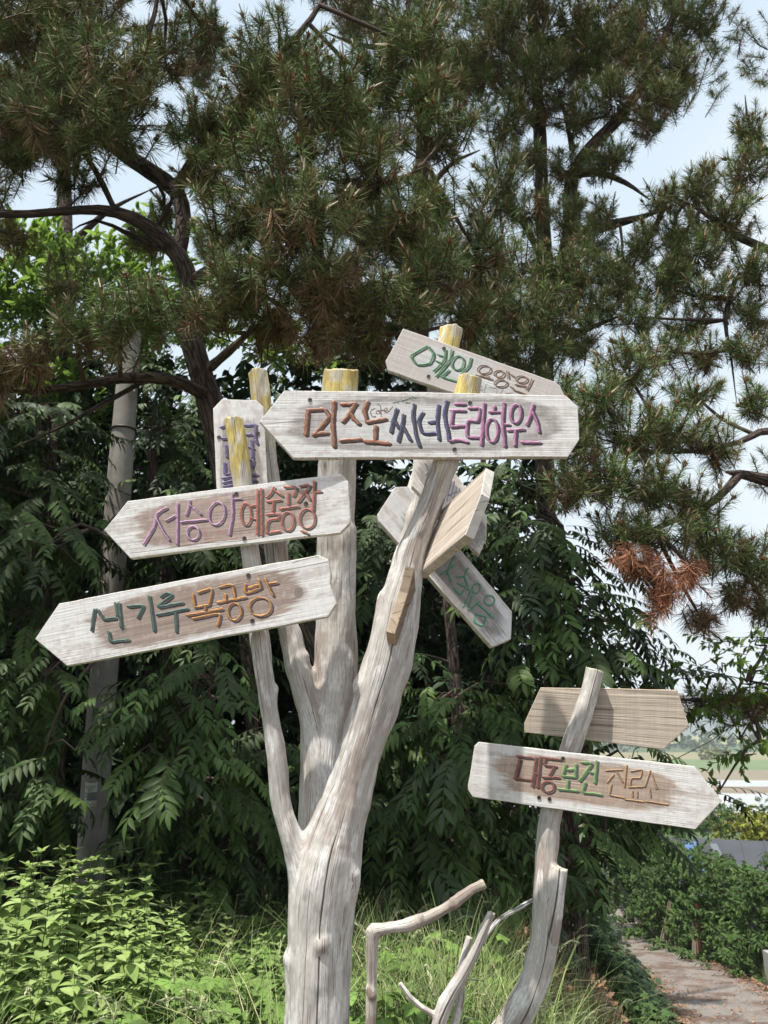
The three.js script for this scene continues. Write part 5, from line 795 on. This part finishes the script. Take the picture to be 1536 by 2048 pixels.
{ // the weeds in the front row, one by one
  const protos = [1.0, 0.92, 0.8].map((h, k) => { const w = weedPlan(240 + k, h), t = new THREE.Group(); const s = shade(new THREE.Mesh(stemGeo(w), stemMat)); s.name = 'stem'; t.add(s); for (const l of w.leaves) { const m = shade(new THREE.Mesh(weedLeaf[l.g], M_weed)); m.name = 'leaf'; m.position.copy(l.p); m.quaternion.copy(l.q); m.scale.setScalar(l.s); t.add(m); } return t; });
  const r = rng(71), row = [], nth = ['first', 'second', 'third', 'fourth', 'fifth', 'sixth', 'seventh', 'eighth', 'ninth', 'tenth', 'eleventh', 'twelfth', 'thirteenth', 'fourteenth', 'fifteenth', 'sixteenth', 'seventeenth', 'eighteenth', 'nineteenth', 'twentieth', 'twenty-first', 'twenty-second', 'twenty-third', 'twenty-fourth', 'twenty-fifth', 'twenty-sixth'];
  for (let i = 0; i < 26; i++) { const d = 2.75 + 0.9 * r(), x = -0.95 - 0.52 * d * r() * 0.82 + 0.25 * r(), o = protos[i % 3].clone(); o.name = numbered('leafy_weed'); o.userData.k = i % 3; o.position.copy(onGround(x, -d)); o.rotation.y = r() * 6.28; o.scale.setScalar(tall(x) * lerp(0.62, 0.9, sstep(2.8, 3.7, d)) * (0.88 + 0.2 * r())); row.push(o); }
  row.sort((a, b) => a.position.x / -a.position.z - b.position.x / -b.position.z).forEach((o, i) => scene.add(tag(o, `${['tallest', 'middling', 'shorter'][o.userData.k]} broad-leaved weed, ${nth[i]} from the left in the thicket's front row`, 'weed', 'weeds in the front row of the thicket')));
  const place = [[352, 1930, 3.6, 0.95], [470, 1950, 3.4, 0.74], [500, 1960, 3.5, 0.72], [545, 1960, 3.3, 0.70], [860, 1960, 3.8, 0.66], [905, 1960, 4.0, 0.70], [1010, 1960, 4.1, 0.72], [1040, 1980, 3.9, 0.66], [1130, 1990, 3.7, 0.45], [1165, 1990, 3.9, 0.46], [1215, 2000, 4.0, 0.42], [30, 1990, 2.9, 0.72], [210, 1990, 2.9, 0.66], [160, 2000, 2.9, 0.62]];
  const said = ['nodding grass stalk standing alone at the right end of the weed thicket', 'nodding grass stalk left of the big trunk, farthest from it of three', 'nodding grass stalk left of the big trunk, middle one of three', 'nodding grass stalk left of the big trunk, nearest to it of three', 'nodding grass stalk under the bent branch, nearer its upright', 'nodding grass stalk under the tip of the bent branch', 'nodding grass stalk just right of the forked branches', 'nodding grass stalk close to the left side of the slim pole', 'nodding grass stalk over the leaf litter, nearest the slim pole', 'nodding grass stalk over the leaf litter, middle one of three', 'nodding grass stalk over the leaf litter, nearest the lane', 'nodding grass stalk low in front of the thicket, at the left edge', 'nodding grass stalk low in front of the thicket, farthest from the edge', 'nodding grass stalk low in front of the thicket, between two others'];
  place.forEach(([x, y, d, L], i) => { const p = at(x, y, d), t = thing('grass_stalk', said[i], 'grass stalk', onGround(p.x, p.z), 'nodding grass stalks round the posts'); const [a, b] = seedStalk(700 + i, L + 0.05); const m1 = shade(new THREE.Mesh(a, M.grass)), m2 = shade(new THREE.Mesh(b, M.grass)); m1.name = 'stem'; m2.name = 'seed_head'; t.add(m1, m2); });
}
// fallen leaves on the bank beside the lane
const litter = [0, 1].map(i => { const m = new Mesher(), r = rng(800 + i); m.blade(V(0, 0.004, 0), X1, Y1, 0.075, 0.04, [[0.22, 0.115, 0.07], [0.26, 0.165, 0.105]][i], 0.1 - 0.4 * i, [0.2, 1, 0.8, 0], 0.45); return m.build(); });
mass(litter, M.grass, 'leaf_litter', 'brown fallen leaves on the bank between the slim pole and the lane', 'leaf litter', 5200, 505, r => { const d = 3.6 + 6 * Math.pow(r(), 1.3), x = roadEdge(d) - 0.1 - 2.3 * r(); return [onGround(x, -d).add(V(0, 0.012, 0)), 0.6 + 0.6 * r(), 0.5]; });
mass(clover.map(g => { const q = g.clone(), c = q.attributes.color; for (let i = 0; i < c.count; i++) c.setXYZ(i, c.getX(i) * 0.35, c.getY(i) * 0.38, c.getZ(i) * 0.5); return q; }), M.leaf, 'verge_plants', 'low plants, green darkened for shade, on the bank along the near side of the lane', 'ground cover', 420, 506, r => { const d = 9.5 + 8 * r() * r(), x = roadEdge(d) - 0.30 - 1.5 * r(); return [onGround(x, -d), 0.5 + 0.6 * r(), 0.3]; });  // ground-cover leaves recoloured darker, their shade put into the colour
mass(grass, M.grass, 'verge_grass', 'short grass along both sides of the lane', 'grass', 420, 507, r => { const d = 7 + 26 * r(), far = r() < 0.6, x = roadEdge(d) + (far ? 2.2 + 0.7 * r() : -0.15 - 0.5 * r()); return [V(x, ground(x, -d), -d), 0.5 + 0.4 * r(), 0.3]; });

// ───────────────────────── across the lane: shrubs, shed, odds and ends ─────────────────────────
const hedgeGeo = [1, 2].map(i => spray(120 + i, { col: [0.07, 0.125, 0.032], leaf: 0.12, wide: 0.065, len: 0.4, n: 16 })), yellowGeo = [1, 2].map(i => spray(130 + i, { col: [0.26, 0.28, 0.045], leaf: 0.16, wide: 0.09, len: 0.5, n: 18 }));
const shrub = (seed, label, x, d, pads, o = {}) => { const p = at(x, 1800, d), b = onGround(p.x, -d); broadleaf({ name: 'shrub', category: 'shrub', seed, label, base: b, geos: hedgeGeo, mat: M.leafThin, dens: 16, leafName: 'leafy_twig', lift: 0.05, deep: 0.8, most: 40, twigs: 0.15, bark: M.twig, pads, ...o });
  return b; };
shrub(51, 'vine-covered shrub across the lane, nearest its far end', 1262, 31, [[1235, 1740, 40, 60, 31], [1270, 1700, 50, 50, 30], [1280, 1760, 50, 50, 29], [1250, 1800, 34, 40, 30], [1300, 1810, 40, 40, 28], [1300, 1690, 50, 36, 30]]);
shrub(52, 'dark green shrub across the lane under the tip of the lower right board', 1345, 25, [[1335, 1740, 60, 44, 26], [1370, 1790, 60, 44, 25], [1320, 1830, 44, 30, 26], [1400, 1740, 50, 34, 25], [1390, 1850, 40, 36, 24]]);
shrub(53, 'bright green shrub across the lane in front of the shed roof', 1440, 21.5, [[1440, 1748, 60, 34, 23], [1395, 1715, 40, 30, 25], [1500, 1745, 40, 24, 23], [1470, 1795, 60, 40, 22], [1430, 1820, 50, 40, 22], [1445, 1870, 50, 40, 21.5], [1480, 1900, 40, 30, 20.5]]);
shrub(54, 'tangled green shrub at the right edge across the lane', 1515, 18.5, [[1525, 1790, 40, 46, 19], [1500, 1850, 50, 46, 19], [1530, 1905, 40, 40, 18.5], [1570, 1780, 50, 60, 19], [1590, 1870, 50, 60, 18.5]]);
shrub(55, 'low green bushes at the foot of the hedge across the lane', 1400, 22, [[1300, 1868, 30, 18, 27], [1350, 1890, 40, 18, 24], [1410, 1912, 40, 20, 21.5], [1465, 1935, 40, 20, 19.6], [1520, 1955, 36, 20, 18], [1270, 1850, 26, 18, 28.5]]);
shrub(56, 'light green bush rising behind the lane under the lower right board', 1300, 36, [[1270, 1655, 50, 30, 36], [1330, 1650, 50, 26, 36], [1235, 1690, 40, 40, 34], [1380, 1640, 40, 24, 38]]);
shrub(57, 'round yellow-green bush behind the shed roof at the right edge', 1500, 38, [[1490, 1660, 55, 40, 38], [1540, 1670, 50, 40, 38]], { geos: yellowGeo, dens: 9 });
shrub(58, 'green bush behind the shed roof, left of the yellow one', 1420, 36, [[1420, 1640, 44, 30, 36], [1460, 1620, 30, 20, 40], [1530, 1620, 30, 24, 44]], { dens: 9 });
{ // shed with a low dark roof, a blue tarpaulin on it
  const c = at(1500, 1722, 30), base = onGround(c.x + 0.6, c.z), t = thing('shed', 'low dark shed across the lane, grey roof with a strip of blue tarpaulin', 'shed', base); t.rotation.y = -0.35;
  const wallM = new THREE.MeshStandardMaterial({ color: new THREE.Color().setRGB(0.035, 0.04, 0.042), roughness: 0.8 }), W = 3.8, D = 3.0, H = c.y - base.y - 0.35;
  const put = (name, g, m, p = t) => { const q = shade(new THREE.Mesh(g, m)); q.name = name; p.add(q); return q; };
  put('wall', mergeGeometries([new THREE.BoxGeometry(W * 2, H, 0.12).translate(0, H / 2, D), new THREE.BoxGeometry(W * 2, H, 0.12).translate(0, H / 2, -D), new THREE.BoxGeometry(0.12, H, D * 2 - 0.13).translate(-W + 0.06, H / 2, 0), new THREE.BoxGeometry(0.12, H, D * 2 - 0.13).translate(W - 0.06, H / 2, 0)]), wallM);
  const rt = tex(256, 256, (u, v) => { const k = 0.7 + 0.6 * fbm(u * 8, v * 8, 3, 4); return [0.05 * k, 0.052 * k, 0.06 * k]; }), rm = new THREE.MeshStandardMaterial({ map: rep(rt, 3, 3), roughness: 0.55 });
  for (const s of [1, -1]) { const g = new THREE.BoxGeometry(W * 2 + 0.7, 0.05, D + 0.55); const r = put('roof_slope', g, rm); r.rotation.x = s * 0.30; r.position.set(0, H + 0.46, s * (D + 0.5) / 2 * 0.97);
    for (let i = 0; i < 11; i++) { const q = put('roof_rib', new THREE.BoxGeometry(0.06, 0.05, D + 0.5), rm, r); q.position.set(-W + i * W * 0.2, 0.045, 0); }
    if (s > 0) { const tp = [[-2.4, 0.45, 0x4a6596], [-3.3, 0.7, 0x5c4a44], [-1.6, 0.25, 0x5d6066]]; for (const [x, w, col] of tp) { const q = put('tarpaulin', new THREE.BoxGeometry(w, 0.09, D * 0.75), new THREE.MeshStandardMaterial({ color: col, roughness: 0.5 }), r); q.position.set(x, 0.034, 0.1 * x); q.rotation.y = 0.12; } } }
}
{
  const dry = (x, y0, y1, w, d, label) => { const b = at(x, y0, d), base = onGround(b.x, -d), t = thing('dry_stalks', label, 'dry stalks', base), r = rng(x), top = at(x, y1, d), g = []; for (let i = 0; i < 26; i++) { const a = r() * 6.28, R = w * mpp(x, y0, d) * Math.sqrt(r()); g.push(tube([base.clone().add(V(Math.cos(a) * R, 0, Math.sin(a) * R * 0.6)), top.clone().add(V((r() - 0.5) * 0.12, -0.3 * r(), 0))], [0.018, 0.01], 4, 1, 0, i)); } part('stalk', mergeGeometries(g), new THREE.MeshStandardMaterial({ color: new THREE.Color().setRGB(0.27, 0.215, 0.165), roughness: 1 }), t); };
  dry(1338, 1872, 1800, 24, 24.5, 'bundle of pale dry stalks leaning together across the lane, left of the red post'); dry(1388, 1872, 1832, 10, 23, 'small clump of broken dry stalks just left of the red post across the lane');
  const b = at(1402, 1850, 22.5), base = onGround(b.x, b.z), top = at(1405, 1792, 22.5), t = thing('post', 'dark red square post standing in the hedge across the lane', 'post', base); part('post_shaft', new THREE.BoxGeometry(0.2, top.y - base.y, 0.2).translate(base.x, (top.y + base.y) / 2, base.z), new THREE.MeshStandardMaterial({ color: new THREE.Color().setRGB(0.16, 0.035, 0.03), roughness: 0.7 }), t); part('cap', new THREE.BoxGeometry(0.23, 0.04, 0.23).translate(base.x, top.y + 0.015, base.z), new THREE.MeshStandardMaterial({ color: 0x9a9a98, roughness: 0.6 }), t);
  const q = at(1556, 1905, 17.3), qb = onGround(q.x, q.z), t2 = thing('concrete_block', 'grey concrete block at the right edge across the lane', 'block', qb); part('block', new THREE.BoxGeometry(0.6, 0.55, 0.5, 2, 2, 2).translate(qb.x + 0.1, qb.y + 0.27, qb.z), new THREE.MeshStandardMaterial({ color: new THREE.Color().setRGB(0.28, 0.28, 0.27), roughness: 0.9 }), t2);
  const w = (label, a, m, z) => { const t3 = thing('overhead_wire', label, 'wire', at(...a)); part('wire', tube([at(...a), at(...m), at(...z)], [0.008, 0.008, 0.008], 5, 0.6, 0, 1), M.screw, t3); };
  w('thin dark wire slanting across the sky gap at right, the upper of two', [1120, 1420, 14], [1400, 1333, 13], [1620, 1180, 12]); w('thin dark wire slanting below the tan board at right, the lower of two', [1150, 1590, 14], [1420, 1483, 13], [1640, 1290, 12]);
}
mass(litter, M.grass, 'leaf_litter', 'brown fallen leaves and needles strewn over the lane', 'leaf litter', 3600, 515, r => { const d = 9 + 22 * r() * r(), e = r(), x = roadEdge(d) + (e < 0.4 ? 0.5 * r() * r() : e < 0.8 ? 2.1 - 0.6 * r() * r() : 2.1 * r()); return [V(x, lane(d) + 0.03, -d), 0.45 + 0.5 * r(), 0.4]; });
// far rows of trees between the fields
{
  const g = [1, 2].map(i => spray(140 + i, { col: [0.06, 0.09, 0.035], leaf: 1.3, wide: 0.9, len: 3.5, n: 16 })), r = rng(91);
  mass(g, M.grass, 'far_trees', 'far belt of dark green trees beyond the fields', 'trees', 900, 508, q => { const a = lerp(0.12, 0.62, q()), d = 560 + 240 * q(), x = Math.tan(a) * d; return [V(x, ground(x, -d) + 1 + 9 * q(), -d), 1.1 + q() * 0.9, 0.8]; });
  const gy = [1, 2].map(i => spray(150 + i, { col: [0.17, 0.18, 0.05], leaf: 0.9, wide: 0.6, len: 2.2, n: 16 }));
  [[1420, 'left of two round yellow-green far trees beyond the river'], [1447, 'right of two round yellow-green far trees beyond the river']].forEach(([x, label], i) => { const p = at(x, 1536, 430), b = onGround(p.x, -430), t = thing('round_tree', label, 'tree', b), S = new Scatter(gy, M.grass), q = rng(900 + i); part('trunk', tube([b.clone(), b.clone().add(V(0, 3, 0))], [0.35, 0.3], 6, 1, 0.1, 1), M.bark, t); for (let k = 0; k < 90; k++) { const a = V(q() * 2 - 1, q() * 2 - 1, q() * 2 - 1); if (a.length() > 1) continue; S.add(k % 2, b.clone().add(V(a.x * 4.6, 4 + a.y * 3.2, a.z * 4.6)), new THREE.Quaternion().setFromEuler(new THREE.Euler(q() * 6, q() * 6, 0)), 0.8 + 0.5 * q(), 0.8 + 0.4 * q()); } S.flush(t, 'crown', 'crown', 0); });
}
scene.fog = new THREE.FogExp2(new THREE.Color().setRGB(0.80, 0.87, 0.93), 0.0004);
renderer.render(scene, camera);
